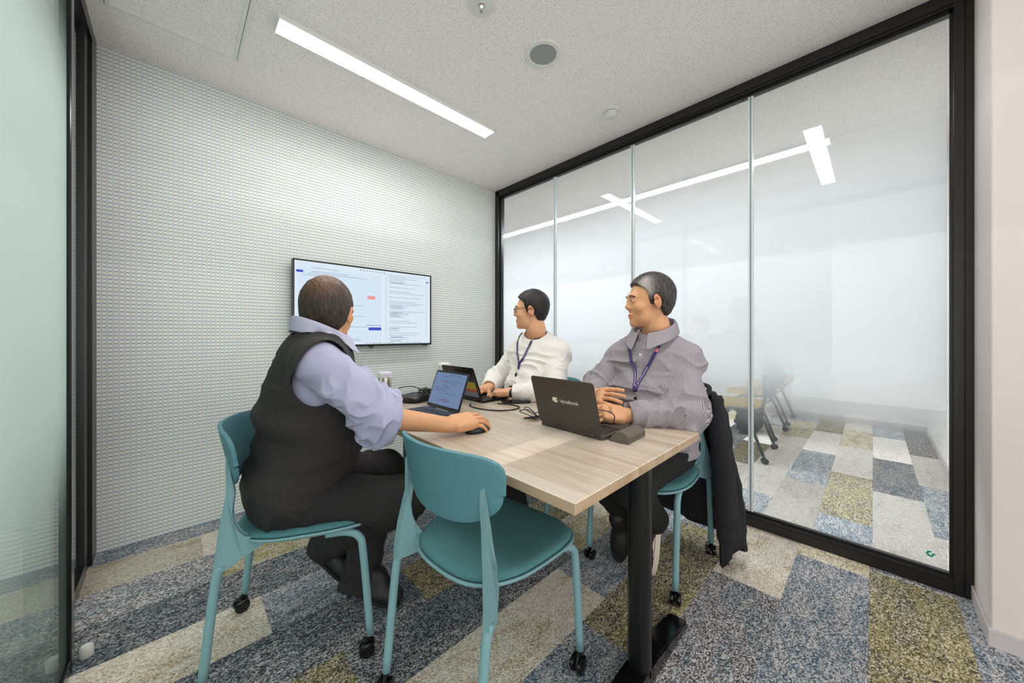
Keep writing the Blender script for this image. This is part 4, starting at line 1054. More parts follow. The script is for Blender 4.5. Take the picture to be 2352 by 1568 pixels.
# ------------------------------------------------------------------ person: man in the dark vest, seen from behind
J1 = dict(P0=(.305,1.440,.555), N=(.378,1.386,1.040), face=unit(-4), W=1.04, belly=.022, deep=1.02, cy=math.radians(8),
          head=(.405,1.392,1.150), head_yaw=math.radians(57), head_pitch=math.radians(4), nk=.95, hs=.99,
          SR=(.330,1.222,.985), ER=(.500,1.143,.797), WR=(.728,1.086,.742), SL=(.385,1.590,.985), EL=(.41,1.70,.74), WL=(.47,1.60,.61),
          HL=(.31,1.53,.53), HR=(.255,1.365,.53), KL=(.640,1.450,.500), KR=(.600,1.195,.470), AL=(.52,1.40,.11), AR=(.46,1.60,.20), seat=(.337,1.447,0))
J1['handR'] = dict(wrist=(.735,1.082,.745), x=(.99,-.12,.02), z=(.05,-.38,1), thumb=1, curl=((.20,.38,.22),(.20,.38,.24),(.24,.42,.25),(.30,.42,.22)), spread=.13, tdrop=.30, tyaw=.6, sc=1.06)
J1['handL'] = dict(wrist=(.47,1.60,.612), x=(.35,-.9,-.15), z=(.2,.1,1), thumb=-1, curl=RELAX)
p1 = make_person('person', J1, 'man in a dark knitted vest and lilac shirt seen from behind, hand on the mouse', M['skin_tan'], M['hair_thin'], hair_th=.010,
    hair_tint=lambda q: .85*np.exp(-((q[:,0]+.065)**2/.006+q[:,1]**2/.0028))*sstep(q[:,2], .01, .10)+.10)
def arm_hole(P, J, s, *_):
    q = torso_q(P, J); c = (np.array(J['S'+s], float)-np.array(J['P0'], float))@J['R'].T; sg = 1 if s == 'L' else -1
    d = (np.sqrt(((q[:,0]-c[0]-.008)/.078)**2+((q[:,2]-c[2]+.030)/.108)**2)-1)*.082
    return smax(d, .118-sg*q[:,1], .03)
def vest_f(P):
    J = J1; d = torso_sdf(P, J, .024); q = torso_q(P, J)
    ah = np.minimum(arm_hole(P, J, 'R', .083), arm_hole(P, J, 'L', .083))
    d = d-torso_fold(P, J, .008, (5, 5, 17), 4.)*sstep(q[:,2], .42, .30)-torso_fold(P, J, .003, (14, 12, 22), 1.)
    d = d-.005*np.exp(-((q[:,2]+.045)/.022)**2)
    bk = sstep(-q[:,0], -.02, .09); d = d-bk*(.014*np.exp(-((q[:,2]-.235)/.030)**2)-.010*np.exp(-((q[:,2]-.175)/.022)**2)-.006*np.exp(-((q[:,2]-.09)/.02)**2))
    d = smax(d, -ah, .006)
    N_ = np.array(J['N']); nk = cap_sdf(P, J['neck'], N_+np.array([0,0,.028]), .080, .086); nk = smin(nk, cap_sdf(P, N_+np.array([.02,0,.02]), N_+np.array([.16,0,-.15]), .070, .030), .02); d = smax(d, -nk, .005)
    return smax(d, -(q[:,2]+.075+.02*q[:,0]/.2), .008)
lo, hi = bounds([J1['P0'], J1['N'], J1['SL'], J1['SR']], .22)
sdf_obj('vest', vest_f, lo, hi, .0048, M['vest'], p1)
for sd in 'LR':
    def vest_rib(P):
        d = torso_sdf(P, J1, .027); ah = arm_hole(P, J1, sd)
        return smax(smax(d, np.abs(ah-.006)-.007, .003), -(d+.012), .003)
    c = np.array(J1['S'+sd]); sdf_obj('armhole_rib', vest_rib, c-.17, c+.15, .0040, M['vest_rib'], p1)
def shirt1_f(P):
    J = J1; d = torso_sdf(P, J, .010); q = torso_q(P, J); d = smax(d, .18-q[:,2], .01)
    for s in 'RL':
        o, e, w_ = (np.array(J[a+s], float) for a in 'SEW'); x = nrm(w_-e)
        up = smin(cap_sdf(P, o, e, .056, .057), cap_sdf(P, e, e+x*.045, .058, .054), .02)
        up = up-limb_fold(P, o, e, .028, 15, 10, 2.2+ord(s), (.35, 1.2), .9)-limb_fold(P, o, e, .013, 30, 16, 7.2, (.4, 1), 1.)
        up = smax(up, (P-A3(e))@A3(x)-.038, .004)
        c0 = e+x*.004; c1 = e+x*.044                          # rolled cuff
        cf = cap_sdf(P, c0, c1, .0625, .0585)-limb_fold(P, c0, c1, .008, 30, 22, 5.5, (1, 1), 1.)
        cf = smax(np.maximum((P-A3(c1))@A3(x)-.008, -(P-A3(c0))@A3(x)-.012), cf, .006)
        d = smin(d, smin(up, cf, .006), .02)
        d = smax(d, -cap_sdf(P, e+x*.040, e+x*.12, .047, .047), .004)
    nk = cap_sdf(P, J['neck'], np.array(J['N'])+np.array([0,0,.01]), .064, .066)
    return smax(d, -nk, .004)
lo, hi = bounds([J1['N'], J1['SL'], J1['SR'], J1['ER'], J1['EL']], .17)
sdf_obj('shirt', shirt1_f, lo, hi, .0046, M['shirt_lilac'], p1, {'fab': fab_attr(J1, [(J1['SR'], J1['ER'], .06), (J1['SL'], J1['EL'], .06), (J1['ER'], J1['WR'], .06), (J1['EL'], J1['WL'], .06)])})
collar(J1, p1, M['collar_lilac'], rad=(.078, .076), c=(.386,1.374,1.090), tilt=.90, stand=.030, fall=.052, point=.010, gap=.40, yaw=math.radians(5), back=.020, flare=.45, over=lambda P: np.minimum(vest_f(P), shirt1_f(P)))
trousers(J1, p1, M['trouser'], hip_r=.090, knee_r=.074, hem_r=.062, amp=.014, hemcut=-.025)
def belt_loop(): pass
shoe(J1, 'L', (.635,1.30,.012), (.50,1.405,.075), (-.3,.3,.9), 1.0, BLACK_SOLE, p1)
shoe(J1, 'R', (.56,1.50,.015), (.405,1.655,.175), (.35,-.35,.8), 1.0, BLACK_SOLE, p1)

# ------------------------------------------------------------------ person: man in the white sweater
J2 = dict(P0=(1.68,1.46,.555), N=(1.605,1.452,1.045), face=unit(176), W=1.04, belly=.030, cy=math.radians(176),
          head=(1.535,1.430,1.215), head_yaw=math.radians(128), head_pitch=math.radians(2), nk=.90, hs=.92,
          SL=(1.630,1.305,.965), EL=(1.505,1.222,.752), WL=(1.365,1.425,.745), SR=(1.630,1.610,.965), ER=(1.555,1.770,.775), WR=(1.392,1.650,.744),
          HL=(1.69,1.365,.53), HR=(1.69,1.545,.53), KL=(1.27,1.36,.50), KR=(1.27,1.56,.50), AL=(1.33,1.34,.10), AR=(1.33,1.58,.10), seat=(1.66,1.46,0))
J2['handL'] = dict(wrist=(1.362,1.428,.746), x=(-.42,.88,-.06), z=(-.05,-.1,1), thumb=1, curl=((.45,.55,.3),(.45,.55,.3),(.45,.5,.3),(.5,.5,.3)), spread=.10, tyaw=.5)
J2['handR'] = dict(wrist=(1.388,1.648,.746), x=(-.95,-.15,-.06), z=(0,0,1), thumb=1, curl=((.45,.55,.3),)*4, spread=.08)
J2['handL']['thumb'] = -1
p2 = make_person('person', J2, 'man with black glasses in a white sweater and purple lanyard, typing', M['skin'], M['hair_black'], hair_th=.013)
def sleeve(P, J, s, r0=.064, r1=.056, r2=.040, cut=.015, amp=.012, seed=0., fr=26):
    o, e, w_ = (np.array(J[a+s], float) for a in 'SEW'); x = nrm(w_-e)
    a = cap_sdf(P, o, e, r0, r1)-limb_fold(P, o, e, amp, fr, 10, 1.3+seed, (.25, 1.25), .75)
    b = cap_sdf(P, e, w_, r1, r2)-limb_fold(P, e, w_, amp*.85, fr*1.2, 11, 6.7+seed, (1.2, .6), .55)
    b = smax(b, (P-A3(w_))@A3(x)+cut, .003)
    d = smin(a, b, .025)
    return smax(d, -cap_sdf(P, w_-x*(cut+.018), w_+x*.03, .0345, .033), .002)
def top_f(J, inf, neck_r, hem, amp, sleeve_kw, fsc=(14, 11, 20), nkdrop=.0, vee=(.06, .0, .05)):
    def f(P):
        d = torso_sdf(P, J, inf); q = torso_q(P, J)
        d = d-torso_fold(P, J, amp, fsc, 2.)*sstep(q[:,2], .50, .36)-torso_fold(P, J, amp*.18, (24, 20, 28), 8.)
        for s in 'LR': d = smin(d, sleeve(P, J, s, seed=ord(s)*.7, **sleeve_kw), .028)
        nk = cap_sdf(P, J['neck'], np.array(J['N'])+np.array([0,0,nkdrop]), neck_r, neck_r*1.04); f_ = J['R'][0]; nk = smin(nk, cap_sdf(P, np.array(J['N'])+f_*.02, np.array(J['N'])+f_*vee[0]-np.array([0,0,vee[1]]), vee[2], vee[2]*.6), .015); d = smax(d, -nk, .005)
        return smax(d, -(q[:,2]-hem), .01)
    return f
sw = top_f(J2, .022, .066, -.10, .016, dict(r0=.056, r1=.057, r2=.044, amp=.014), nkdrop=-.006)
lo, hi = bounds([J2[k] for k in ('P0','N','SL','SR','EL','ER','WL','WR')], .19)
sdf_obj('sweater', sw, lo, hi, .0050, M['sweater'], p2)
def tee_f(P):
    d = smax(torso_sdf(P, J2, .013), .36-torso_q(P, J2)[:,2], .01); nk = cap_sdf(P, J2['neck'], J2['N'], .0625, .064); return smax(d, -nk, .004)
sdf_obj('tee_shirt', tee_f, np.array(J2['N'])-.2, np.array(J2['N'])+.15, .005, M['tee'], p2)
trousers(J2, p2, M['trouser_dark'])
shoe(J2, 'L', (1.13,1.35,.012), (1.37,1.34,.012), (0,0,1), 1.0, CREAM_SOLE, p2); shoe(J2, 'R', (1.13,1.58,.012), (1.37,1.58,.012), (0,0,1), 1.0, CREAM_SOLE, p2)
def lanyard(t, f, L_, R_, clip, greens, prints, pink=None):
    """two straps from the neck meeting above the clip"""
    org = Vector(t.location); o1, C1, T1, G1, S1 = ribbon('lanyard', L_, f, .0135, M['lanyard'], t); o2, C2, T2, G2, S2 = ribbon('lanyard', R_, f, .0135, M['lanyard'], t, lift=.0034)
    for (o_, C_, T_, G_, S_, gk, pk) in ((o1, C1, T1, G1, S1, greens[0], prints[0]), (o2, C2, T2, G2, S2, greens[1], prints[1])):
        n = len(C_)
        for (fr, mt) in gk:
            i = int(fr*(n-1)); patch('emblem', C_[i], T_[i], S_[i], G_[i], .020, .0125, mt, o_, org, poly=[(-.5,-.35),(-.2,-.5),(.5,-.5),(.5,.5),(.1,.5),(-.5,.2)])
        for (a, b) in pk:
            i0, i1 = int(a*(n-1)), int(b*(n-1)); k = max(1, (i1-i0)); m_ = 0
            bm = B()
            for i in range(i0, i1):
                for j in range(3):
                    u = j/3; c = C_[i]*(1-u)+C_[i+1]*u+G_[i]*.0017; l_ = np.linalg.norm(C_[i+1]-C_[i])/3
                    w_ = .0022*(.5+.5*rnd.random()); q = [c-T_[i]*l_*.38-S_[i]*w_, c+T_[i]*l_*.25-S_[i]*w_, c+T_[i]*l_*.25+S_[i]*w_*.9, c-T_[i]*l_*.38+S_[i]*w_*.9]
                    bm.faces.new([bm.verts.new(Vector(v)-org) for v in q])
            tag(obj('strap_print', bm, M['lan_white'], o_), kind='stuff')
    v = np.array([clip], F4)
    for _ in range(8):
        e = .004; d0 = f(v); g = np.stack([f(v+A3([e,0,0]))-d0, f(v+A3([0,e,0]))-d0, f(v+A3([0,0,e]))-d0], 1)/e; v = v-((d0-.009)/np.maximum((g*g).sum(1), .3))[:, None]*g
    c = v[0].astype(float)
    bm = B(); tube(bm, [Vector(c+np.array([0, .007*math.cos(a), .010*math.sin(a)+.002]))-org for a in np.linspace(0, 2*PI, 14)], .0014, 6, cap=False); obj('ring', bm, M['chrome'], o2, smooth=True)
    bm = B(); x, y, z = c[0]-org.x, c[1]-org.y, c[2]-org.z
    box(bm, x-.006, x+.004, y-.007, y+.007, z-.024, z-.008, bev=.003); box(bm, x-.005, x+.003, y-.004, y+.010, z-.038, z-.022, bev=.002); obj('clip', bm, M['black_plastic'], o2)
    return o2
lanyard(p2, sw, [(1.60,1.392,1.085),(1.545,1.385,1.062),(1.515,1.410,1.00),(1.500,1.440,.93),(1.49,1.462,.865)], [(1.60,1.512,1.085),(1.548,1.515,1.055),(1.515,1.500,.99),(1.500,1.478,.93),(1.49,1.466,.865)],
        (1.462,1.470,.850), [[(.25, M['lan_green'])], [(.35, M['lan_green'])]], [[(.5,.75)], [(.5,.78)]])
# glasses
def glasses(J, t):
    org = Vector(t.location); g = None
    for s in (-1, 1):
        bm = B(); pts = [hpt(J, (.103-.006*abs(y)/.02*.6, s*(.032)+y, z+.004)) for y, z in [(a*.021, b*.016) for a, b in ((math.cos(k), math.sin(k)) for k in np.linspace(0, 2*PI, 21))]]
        tube(bm, [Vector(p)-org for p in pts], .0017, 6, cap=False); r_ = obj('glasses_rim', bm, M['bezel'], t, smooth=True)
        bm = B(); tube(bm, [Vector(hpt(J, p))-org for p in catmull([(.097, s*.054, .010), (.06, s*.073, .012), (.0, s*.0865, .012), (-.022, s*.087, .002)], 5)], .0017, 6); obj('glasses_temple', bm, M['bezel'], t, smooth=True)
    bm = B(); tube(bm, [Vector(hpt(J, p))-org for p in catmull([(.104, -.011, .010), (.107, 0, .013), (.104, .011, .010)], 4)], .0017, 6); obj('glasses_bridge', bm, M['bezel'], t, smooth=True)
glasses(J2, p2)
def watch(J, s, t):
    w_ = np.array(J['W'+s], float); x = nrm(np.array(J['hand'+s]['x'])); R = frame(x, (0,-.05,1)); c = w_-x*.006; org = Vector(t.location)
    bm = B(); n = 28; g = []
    for k in range(n):
        a = 2*PI*k/n; o_ = R[1]*math.cos(a)*.0305+R[2]*math.sin(a)*.0255
        g.append([bm.verts.new(Vector(c+o_*m_+x*d)-org) for m_, d in ((1,-.011), (1.07,-.009), (1.07,.009), (1,.011))])
    for k in range(n):
        for j in range(4): bm.faces.new((g[k][j], g[(k+1)%n][j], g[(k+1)%n][(j+1)%4], g[k][(j+1)%4]))
    st = obj('watch_strap', bm, M['black_plastic'], t, smooth=True)
    nrm_ = nrm(R[2]*.8-R[1]*.55); cc = c+nrm_*.0285; Rw = frame(x, nrm_)
    bm = B(); prism(bm, rrect(.036, .031, .008, 4), -.002, .008, 'z', bev=.002)
    for v in bm.verts: v.co = Vector(cc+Rw[0]*v.co.x+Rw[1]*v.co.y+Rw[2]*v.co.z)-org
    cs = obj('watch_case', bm, M['black_plastic'], st, sharp=40)
watch(J2, 'L', p2)

# ------------------------------------------------------------------ person: man in the checked shirt
J3 = dict(P0=(1.655,.735,.555), N=(1.618,.722,1.045), face=unit(180), W=.96, belly=.018, cy=math.radians(180),
          head=(1.562,.716,1.224), head_yaw=math.radians(136), head_pitch=math.radians(3), nk=.88, hs=.965,
          SL=(1.625,.582,.965), EL=(1.500,.530,.755), WL=(1.338,.712,.742), SR=(1.618,.868,.966), ER=(1.535,.965,.80), WR=(1.365,.905,.782),
          HL=(1.67,.64,.53), HR=(1.67,.825,.53), KL=(1.27,.66,.49), KR=(1.30,.86,.49), AL=(1.535,.675,.245), AR=(1.540,.822,.245), seat=(1.649,.7445,0))
J3['handL'] = dict(wrist=(1.334,.716,.744), x=(-.74,.64,.10), z=(-.35,-.50,.75), thumb=1, curl=((.35,.5,.3),(.4,.5,.3),(.45,.5,.3),(.5,.5,.3)), spread=.07, tyaw=.45)
J3['handL']['thumb'] = -1
J3['handR'] = dict(wrist=(1.358,.898,.785), x=(-.22,-.90,.24), z=(-.7,-.1,.6), thumb=1, curl=((.15,.3,.2),(.2,.35,.2),(.25,.35,.2),(.3,.35,.2)), spread=.08, tyaw=.5)
p3 = make_person('person', J3, 'man with graying hair in a gray checked shirt and purple lanyard', M['skin_tan'], M['hair_gray'], hair_th=.013,
    hair_tint=lambda q: .95*np.exp(-((q[:,0]-.040)/.030)**2)*sstep(np.abs(q[:,1]), .035, .065)*sstep(q[:,2], .005, .035)+.06)
sh3 = top_f(J3, .020, .062, -.13, .022, dict(r0=.054, r1=.058, r2=.041, cut=.020, amp=.032, fr=18), fsc=(11, 9, 17), vee=(.05, .0, .030))
lo, hi = bounds([J3[k] for k in ('P0','N','SL','SR','EL','ER','WL','WR')], .20)
sdf_obj('shirt', sh3, lo, hi, .0046, M['shirt_check'], p3, {'fab': fab_attr(J3, [(J3['SL'], J3['EL'], .062), (J3['EL'], J3['WL'], .05), (J3['SR'], J3['ER'], .062), (J3['ER'], J3['WR'], .05)])})
collar(J3, p3, M['collar_check'], rad=(.077, .074), c=(1.598,.710,1.098), tilt=.80, stand=.034, fall=.050, point=.030, gap=.24, yaw=math.radians(176), back=.024, over=sh3)
bm = B(); org = Vector(p3.location); tube(bm, [Vector(p)-org for p in ((1.5,.72,1.0),(1.5,.72,1.001))], .001, 4); bm.free()
def on_cloth(f, p):
    v = np.array([p], F4)
    for _ in range(6):
        e = .004; d0 = f(v); g = np.stack([f(v+A3([e,0,0]))-d0, f(v+A3([0,e,0]))-d0, f(v+A3([0,0,e]))-d0], 1)/e
        v = v-(d0/np.maximum((g*g).sum(1), .3))[:, None]*g
    return v[0].astype(float), nrm(g[0])
pk, *_ = ribbon('placket', [(1.518,.722,1.005),(1.49,.722,.95),(1.48,.722,.86),(1.47,.722,.75)], sh3, .028, M['collar_check'], p3, lift=.0006, th=.0012)
for z_ in (.985, .915, .845, .775):
    p, g = on_cloth(sh3, (1.49, .722, z_)); R = frame((0,1,0), g); bm = B(); lathe(bm, [(0,.0015),(.0035,.0015),(.005,.0025),(.0052,.001),(.005,0)], 14)
    for v in bm.verts: v.co = Vector(p+R[0]*v.co.x+R[1]*v.co.y+R[2]*(v.co.z+.0025))-org
    obj('button', bm, M['button'], pk, smooth=True)
trousers(J3, p3, M['trouser_dark'], hip_r=.084, knee_r=.070, hem_r=.060)
shoe(J3, 'L', (1.525,.680,.010), (1.570,.668,.262), (-.60,.78,.1), 1.0, CREAM_SOLE, p3)
shoe(J3, 'R', (1.515,.828,.010), (1.565,.823,.262), (-1,0,.15), 1.0, CREAM_SOLE, p3)
l3 = lanyard(p3, sh3, [(1.650,.660,1.085),(1.585,.648,1.065),(1.525,.660,1.00),(1.500,.690,.93),(1.485,.716,.86),(1.480,.722,.825)], [(1.650,.785,1.085),(1.585,.795,1.060),(1.525,.775,.99),(1.500,.750,.93),(1.485,.730,.86),(1.480,.726,.815)],
        (1.462,.724,.806), [[(.40, M['lan_pink'])], [(.36, M['lan_green'])]], [[(.62,.85)], [(.55,.86)]])
p, g = on_cloth(sh3, (1.47, .715, .765)); xb_ = p[0]-.016
bm = B(); box(bm, xb_-.0015, xb_+.0015, .662, .770, .735, .772, bev=.0006, seg=1)
for v in bm.verts: v.co -= org
obj('badge_holder', bm, M['badge'], l3)
# ------------------------------------------------------------------ things on the table
def laptop(name, loc, rotz, wd, dp, lid, tilt, body, keymat, label, scr=None, group=None):
    t = empty(name, loc, rotz, label, 'laptop', group)
    bm = B(); prism(bm, [(a+dp/2, b) for a, b in rrect(dp, wd, .012, 4)], .002, .014, 'z', bev=.002); obj('base', bm, body, t, sharp=40)
    bm = B(); n = 0
    for r in range(6):
        for c in range(14):
            kw = (wd-.03)/14; x = .030+r*.0185; y = -wd/2+.015+c*kw
            box(bm, x+.0015, x+.0165, y+.0014, y+kw-.0014, .014, .0158)
    tag(obj('keys', bm, keymat, t), kind='stuff')
    bm = B(); box(bm, .148, dp-.008, -.05, .05, .0139, .0144); obj('touchpad', bm, keymat, t)
    bm = B(); prism(bm, [(b, a+lid/2+.006) for a, b in rrect(lid, wd, .012, 4)], -.006, .0, 'x', bev=.0015)
    lo = obj('lid', bm, body, t, sharp=40)
    bm = B(); prism(bm, [(b, a+lid/2+.006) for a, b in rrect(lid-.004, wd-.004, .010, 4)], .0, .0008, 'x'); bz = obj('screen_bezel', bm, M['bezel'], lo)
    bm = B(); box(bm, .0008, .0012, -wd/2+.009, wd/2-.009, .022, lid-.004); ds = obj('display', bm, scr or M['bezel'], lo)
    for o_ in (lo,): o_.location = (.002, 0, .012); o_.rotation_euler = (0, -tilt, 0)
    for s_ in (-1, 1):
        bm = B(); tube(bm, [(-.001, s_*(wd/2-.055)-.022, .0135), (-.001, s_*(wd/2-.055)+.022, .0135)], .0055, 10); obj('hinge', bm, body, t, smooth=True)
    bm = B()
    for sx in (.02, dp-.02):
        for sy in (-1, 1): box(bm, sx-.006, sx+.006, sy*(wd/2-.03)-.012, sy*(wd/2-.03)+.012, 0, .003)
    tag(obj('rubber_feet', bm, M['black_plastic'], t), kind='stuff')
    return t, lo, ds
# laptop of the man in the checked shirt
lp3, lid3, _ = laptop('laptop', (1.090, .812, TZ), math.radians(-2.5), .302, .205, .200, math.radians(16), M['laptop_dark'], M['key_black'], 'dark brown laptop with silver lettering on its lid, facing the checked shirt')
def text_mesh(name, txt, size, mat, parent, fn):
    cu = bpy.data.curves.new('txt', 'FONT'); cu.body = txt; cu.size = size; cu.extrude = .0002; cu.align_x = 'LEFT'; cu.space_character = 1.06
    tmp = bpy.data.objects.new('txt', cu); COL.objects.link(tmp); bpy.context.view_layer.update()
    me = bpy.data.meshes.new_from_object(tmp.evaluated_get(bpy.context.evaluated_depsgraph_get()))
    bpy.data.objects.remove(tmp); bpy.data.curves.remove(cu)
    for v in me.vertices: v.co = Vector(fn(v.co))
    me.materials.clear(); return link(name, me, mat, parent)
lz = .118
text_mesh('lid_lettering', 'dynabook', .0205, M['logo'], lid3, lambda c: (-.0063-c.z, .0135-c.x, lz-.007+c.y))
bm = B(); y0 = .052
poly = [(y0, lz+.010), (y0-.024, lz+.010), (y0-.024, lz+.0045), (y0-.0205, lz+.0045), (y0-.0205, lz+.003), (y0-.018, lz+.002), (y0-.0175, lz), (y0-.018, lz-.002), (y0-.0205, lz-.003), (y0-.0205, lz-.0045), (y0-.024, lz-.0045), (y0-.024, lz-.010), (y0-.008, lz-.010), (y0-.008, lz-.006), (y0, lz-.006)]
prism(bm, poly, -.0066, -.0062, 'x'); obj('lid_logo', bm, M['logo'], lid3)
for yy in (y0-.0235, y0-.0315):
    bm = B(); prism(bm, [(yy+.0018*math.cos(a), lz+.0018*math.sin(a)) for a in np.linspace(0, 2*PI, 10)[:-1]], -.0066, -.0062, 'x'); obj('logo_dot', bm, M['logo'], lid3)
bm = B(); box(bm, -.0085, -.004, -.10, .10, .004, .010, bev=.001, seg=1); obj('hinge_cover', bm, M['laptop_dark'], lid3)
# laptop of the man in the vest
lp1, lid1, ds1 = laptop('laptop', (.918, 1.436, TZ), PI+.01, .272, .195, .185, math.radians(20), M['laptop_navy'], M['key'], 'small navy laptop with a blue screen, facing the man in the vest', M['scr_lap'])
bm, b2 = B(), B(); z = .17
while z > .03:
    if rnd.random() < .8: a = rnd.uniform(-.11, 0); box(bm, .0012, .0014, a, a+rnd.uniform(.04, .11), z, z+.003)
    z -= .010
box(b2, .0012, .0014, -.06, -.01, .135, .140); box(b2, .0012, .0014, -.04, .05, .045, .049); box(b2, .0012, .0014, -.03, .01, .112, .116)
tag(obj('screen_text', bm, M['scr_lap_line'], ds1), kind='stuff'); tag(obj('screen_red_text', b2, M['scr_lap_red'], ds1), kind='stuff')
# laptop of the man in the sweater
lp2, lid2, _ = laptop('laptop', (1.198, 1.612, TZ), math.radians(1), .292, .200, .192, math.radians(21), M['bezel'], M['key_black'], 'black laptop with painted reflections on its lid, facing the man in the white sweater')
for (nm, z0, z1, mt) in (('reflection_yellow', .070, .112, 'refl_yellow'), ('reflection_orange', .052, .070, 'refl_orange'), ('reflection_blue', .022, .052, 'refl_blue')):  # blurred reflection on the lid, painted as flat coloured patches
    bm = B(); prism(bm, [(b-.060, a+(z0+z1)/2) for a, b in rrect(z1-z0, .13, .002, 2)], -.0066, -.0061, 'x'); obj('lid_reflection', bm, M[mt], lid2)
# mouse
t = empty('mouse', (.842, 1.063, TZ), math.radians(-6), 'black computer mouse under the hand of the vested man', 'mouse')
bm = B(); bmesh.ops.create_uvsphere(bm, u_segments=28, v_segments=16, radius=1)
for v in bm.verts:
    x, y, z = v.co; v.co = Vector((x*.053, y*.031*(1-.12*x), max(0, z)**.8*.034*(1-.28*max(0, x)**2)*(1 if z > 0 else 0)))
bmesh.ops.remove_doubles(bm, verts=bm.verts, dist=1e-5); obj('mouse_body', bm, M['black_plastic'], t, smooth=True)
bm = B(); box(bm, .016, .036, -.004, .004, .022, .030, bev=.003); obj('scroll_wheel', bm, M['chrome'], t, smooth=True)
# glasses case
t = empty('glasses_case', (1.178, .618, TZ), math.radians(3), 'gray felt half-round case lying beside the brown laptop', 'case')
pr = [(-.036,.0),(-.036,.014),(-.031,.026),(-.018,.034),(-.002,.035),(.014,.030),(.027,.020),(.036,.004),(.036,0)]
bm = B(); prism(bm, [(b, c) for b, c in pr], -.073, .073, 'x', bev=.003); obj('case_body', bm, M['felt'], t, sharp=35)
bm = B(); g = []
fl_ = [(-.037,.013),(-.032,.0275),(-.018,.0355),(-.002,.0365),(.010,.0335)]
for k in range(13):
    x = -.070+.140*k/12; e = .006*(1-((x)/.07)**2)
    g.append([bm.verts.new((x, -b if False else b, c)) for b, c in fl_]+[bm.verts.new((x, .016+e, .0315-e*.8))])
for k in range(12):
    for j in range(5): bm.faces.new((g[k][j], g[k+1][j], g[k+1][j+1], g[k][j+1]))
o_ = obj('flap', bm, M['felt'], t, smooth=True); md = o_.modifiers.new('thick', 'SOLIDIFY'); md.thickness = .002
bm = B(); tube(bm, [(x_, .0175+.006*(1-(x_/.07)**2), .0300-.005*(1-(x_/.07)**2)) for x_ in np.linspace(-.07, .07, 13)], .0012, 6); obj('flap_edge', bm, M['felt_edge'], t, smooth=True)
# bottle and cup
t = empty('steel_bottle', (.888, 1.996, TZ), label='slim stainless steel bottle with a pale lilac lid', cat='bottle')
bm = B(); lathe(bm, [(0,0),(.036,0),(.038,.003),(.038,.118),(.0365,.122),(0,.122)], 40); obj('bottle_body', bm, M['chrome'], t, sharp=40)
bm = B(); lathe(bm, [(0,.122),(.0385,.122),(.0390,.131),(.0385,.134),(.0395,.135),(.0395,.150),(.037,.153),(0,.1535)], 40); obj('lid', bm, M['lilac_plastic'], t, sharp=40)
t = empty('paper_cup', (1.235, 1.900, TZ), label='white cup behind the open laptops, only its lid showing', cat='cup')
bm = B(); lathe(bm, [(0,0),(.028,0),(.037,.170),(0,.170)], 32); obj('cup_body', bm, M['white_plastic'], t, sharp=40)
bm = B(); lathe(bm, [(.038,.166),(.0395,.172),(.039,.180),(.036,.190),(.033,.193),(.031,.190),(0,.189)], 32); obj('lid', bm, M['white_plastic'], t, sharp=40)
# speakerphone with cable bundle
t = empty('speakerphone', (.985, 1.80, TZ), math.radians(20), 'flat black speakerphone at the far end with cables on it', 'speakerphone')
bm = B(); pr = rrect(.20, .16, .05, 6); g = []
for sc, z in ((.86, 0), (.95, .010), (1.0, .022), (.97, .030), (.88, .034), (0, .035)):
    g.append([bm.verts.new((x*sc, y*sc, z)) for x, y in pr] if sc else [bm.verts.new((0,0,z))])
for a, b in zip(g, g[1:]):
    for k in range(len(a)):
        if len(b) == 1: bm.faces.new((a[k], a[(k+1)%len(a)], b[0]))
        else: bm.faces.new((a[k], a[(k+1)%len(a)], b[(k+1)%len(a)], b[k]))
bm.faces.new(g[0][::-1]); obj('housing', bm, M['black_plastic'], t, sharp=50)
bm = B(); lathe(bm, [(.052,.0345),(.055,.037),(.058,.0345)], 36); obj('trim_ring', bm, M['black_gloss'], t, smooth=True)
def cable(name, pts, r, label, cat='cable', n=6):
    bm = B(); p0 = Vector(pts[0]); tube(bm, [p-p0 for p in catmull(pts, n)], r, 7)
    o = obj(name, bm, M['rubber'], smooth=True); o.location = p0; return tag(o, label, cat)
rr = random.Random(11); pts = []
for k in range(34):
    a = k*1.15; rad_ = .024+.014*math.sin(k*1.7); pts.append((1.015+rad_*math.cos(a)+.012*math.sin(k*.6), 1.745+rad_*math.sin(a)*1.3, TZ+.040+.016*(1+math.sin(k*2.1))))
cable('cable_bundle', pts, .0022, 'coiled bunch of thin black cable lying on the speakerphone', n=4)
cable('cable', [(1.03,1.76,TZ+.05),(.98,1.83,TZ+.075),(.93,1.88,TZ+.068),(.905,1.90,TZ+.04)], .0025, 'thin black cable rising in an arc over the speakerphone')
cable('cable', [(.89,1.86,TZ+.012),(.84,1.90,TZ+.004),(.78,1.93,TZ+.003),(.72,1.95,TZ+.003)], .003, 'black cable running left from the speakerphone past the bottle')
cable('cable', [(1.13,1.485,TZ+.004),(1.10,1.45,TZ+.0035),(1.095,1.36,TZ+.0035),(1.13,1.275,TZ+.0035),(1.20,1.235,TZ+.0035),(1.265,1.255,TZ+.0035),(1.275,1.33,TZ+.0035),(1.245,1.40,TZ+.004)], .0032, 'thick black cable looping over the table beside the black laptop')
cable('cable', [(.648,1.43,.688),(.635,1.432,.683),(.620,1.44,.64),(.60,1.46,.60),(.585,1.48,.56)], .0028, 'black cable hanging from the table edge under the rolled sleeve')
pts = []; c = (1.158, 1.036, TZ+.008)
